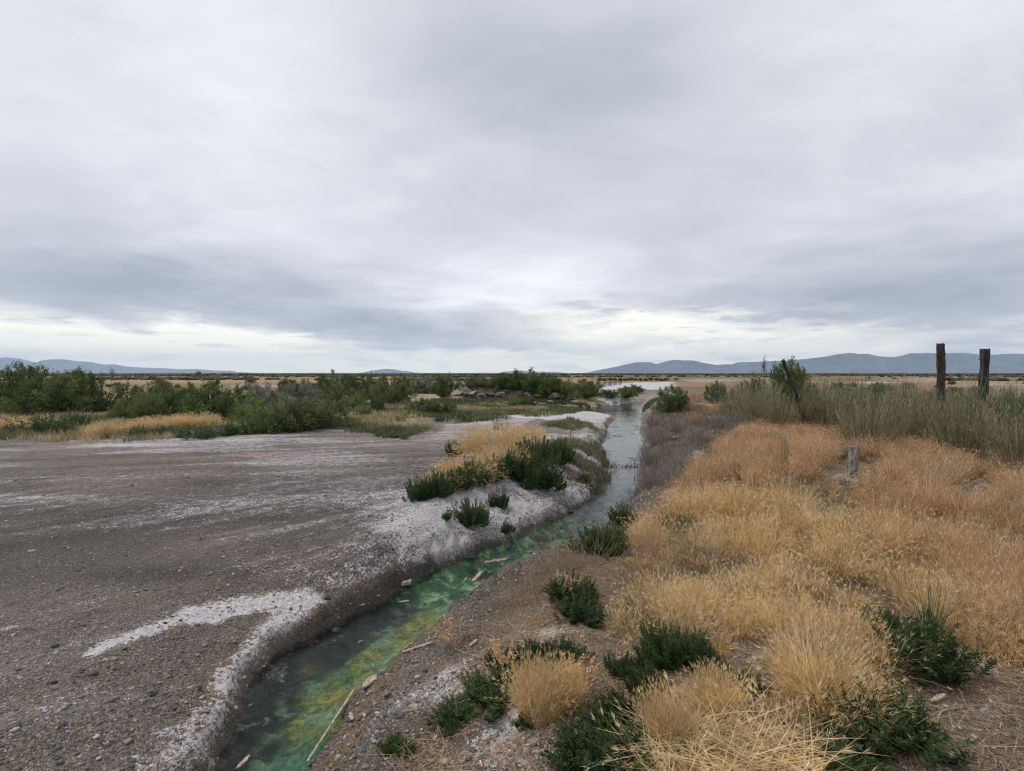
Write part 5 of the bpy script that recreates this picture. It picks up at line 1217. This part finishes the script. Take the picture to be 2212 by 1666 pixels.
# tan sprays of round seed pods
def spray(px, py, h_, w_, seed, lab):
    x, y, z = hit(px, py); s = y/F; Hh, Ww = h_*s, w_*s; r = np.random.default_rng(seed); n = 16
    V, Q, cc, pts = blades(np.c_[r.normal(0, Ww*.07, (n, 2)), np.zeros(n)], r.uniform(0, 6.28, n), r.uniform(.1, .6, n), r.uniform(.7, 1.1, n)*Hh, np.full(n, .003), r.normal(.3, .4, n), (.40, .26, .15), 4, r)
    root = empty('seed_spray', (x, y, z)); m1 = MB(); m1.add(V, Q, col=cc); m1.build('stalks', M_straw, root); k = 30; ii = np.repeat(np.arange(n), k); f = r.uniform(.4, 1, n*k); kk = np.clip((f*4).astype(int), 0, 3); u = (f*4-kk)[:, None]
    P_ = pts[ii, kk]*(1-u)+pts[ii, kk+1]*u; m2 = MB(); m2.add(*sw(leaves(P_+r.normal(0, .003, P_.shape), rdir(n*k, r), .013, .011, palette([(.62, .40, .22), (.55, .34, .19), (.68, .48, .28)], n*k, r), r))); m2.build('seed_pods', M_straw, root)
    tag(root, lab, 'dry weed', 'tan seed sprays on the near bank')
spray(975, 1400, 70, 60, 1, 'tan seed spray at the left by the nest-like roots')
spray(1085, 1450, 75, 110, 2, 'tan seed spray over the dark weeds left of the golden tuft')
spray(1265, 1500, 75, 80, 3, 'tan seed spray right of the golden tuft')
spray(1225, 1290, 60, 60, 4, 'tan seed spray under the bank stalks')
spray(1235, 1470, 60, 50, 5, 'small tan spray behind the golden tuft')
# ================================================================== things: cattle, lone tree, bird
def skin_mesh(name, verts, edges, rads, mt, scale=1.0):
    me = bpy.data.meshes.new(name+'_cage'); me.from_pydata([tuple(np.array(v)*scale) for v in verts], edges, []); o = bpy.data.objects.new(name, me); C.objects.link(o)
    md = o.modifiers.new('skin', 'SKIN'); sv = me.skin_vertices[0].data
    for i, r in enumerate(rads): sv[i].radius = (r*scale, r*scale)
    sv[0].use_root = True; s = o.modifiers.new('sub', 'SUBSURF'); s.levels = 1; s.render_levels = 1
    dg = bpy.context.evaluated_depsgraph_get(); dg.update(); m2 = bpy.data.meshes.new_from_object(o.evaluated_get(dg)); C.objects.unlink(o); bpy.data.objects.remove(o)
    m2.name = name; m2.materials.clear(); m2.materials.append(mt); return m2
M_cow, t_, out_ = mat('black_hide'); pos_ = t_.new('ShaderNodeNewGeometry').outputs['Position']; principled(t_, out_, Base_Color=t_.mix(t_.noise(pos_, 3), (.012, .011, .010), (.03, .024, .02)), Roughness=.7)
cowv = [(0, 0, 1.05), (.55, 0, 1.08), (-.6, 0, 1.08), (.95, 0, 1.12), (1.2, 0, .85), (1.42, 0, .45), (1.60, 0, .28), (-.82, 0, 1.2), (-.92, 0, .75)]
cowe = [(0, 1), (0, 2), (1, 3), (3, 4), (4, 5), (5, 6), (2, 7), (7, 8)]; cowr = [.36, .33, .34, .20, .16, .14, .08, .06, .03]
for lx, ly in ((.6, .2), (.6, -.2), (-.68, .22), (-.68, -.22)):
    b0 = len(cowv); cowv += [(lx, ly, .75), (lx+.03*np.sign(lx), ly, .42), (lx-.03*np.sign(lx), ly, .02)]; cowe += [(1 if lx > 0 else 2, b0), (b0, b0+1), (b0+1, b0+2)]; cowr += [.14, .075, .055]
cow_me = skin_mesh('cow', cowv, cowe, cowr, M_cow)
for i, (px, py, rz) in enumerate([(423, 812.3, 0), (450, 812.2, 3.1), (456, 812.3, .3), (464, 812.2, 3.0), (482, 812.4, .1), (493, 812.2, 3.3), (520, 812.4, .2), (529, 812.3, 0), (536, 812.4, 3), (545, 812.3, .3)]):
    x, y = at(px, 811.9); o = bpy.data.objects.new('cow', cow_me); C.objects.link(o); o.location = (x, y, float(Hf(np.array([x]), np.array([y]))[0])-.02); o.rotation_euler = (0, 0, rz); o.scale = (1.15,)*3
    tag(o, 'distant black cow grazing on the tan plain', 'cow', 'cattle grazing far off on the plain')
place('big1', 0, 0, 11, 10, 'tiny lone tree on the left skyline near the cattle', 'tree', pos=(*at(429, 812.0), 0.0)); bpy.context.view_layer.update()
for o in C.objects:
    if o.get('category') == 'tree' and o.name.startswith('tall_shrub'): o.name = 'lone_tree'
for i, (px, w_, h_) in enumerate([(4, 30, 11), (26, 26, 8), (70, 30, 7), (150, 26, 6), (168, 20, 5), (52, 18, 6)]):
    x, y = at(px, 809.5); place('big'+str(i % 3), 0, 0, h_, w_, 'dark far tree on the left horizon below the pale range', 'tree', 'far trees on the left horizon', pos=(x, y, 0.))
for o in list(C.objects):
    if o.get('group') == 'far trees on the left horizon': o.name = 'far_tree'
bm_ = MB(); V = [(0, .10, 0), (.03, 0, .02), (-.03, 0, .02), (0, -.14, 0), (0, 0, -.03), (.30, .04, .10), (.16, -.05, .06), (.14, .08, .06), (-.30, .04, .10), (-.16, -.05, .06), (-.14, .08, .06)]
bm_.add(V, None, [(0, 1, 2), (1, 3, 2), (0, 4, 1), (4, 3, 1), (0, 2, 4), (2, 3, 4), (1, 7, 6), (7, 5, 6), (2, 9, 10), (10, 9, 8)], (.03, .03, .03)); ob = bm_.build('bird', M_twig); ob.location = ((1257-F)/F*60, 60, EYE+(806-766)/F*60); ob.rotation_euler = (.1, .3, .7); ob.scale = (.55,)*3; tag(ob, 'tiny dark bird flying above the middle of the skyline', 'bird')
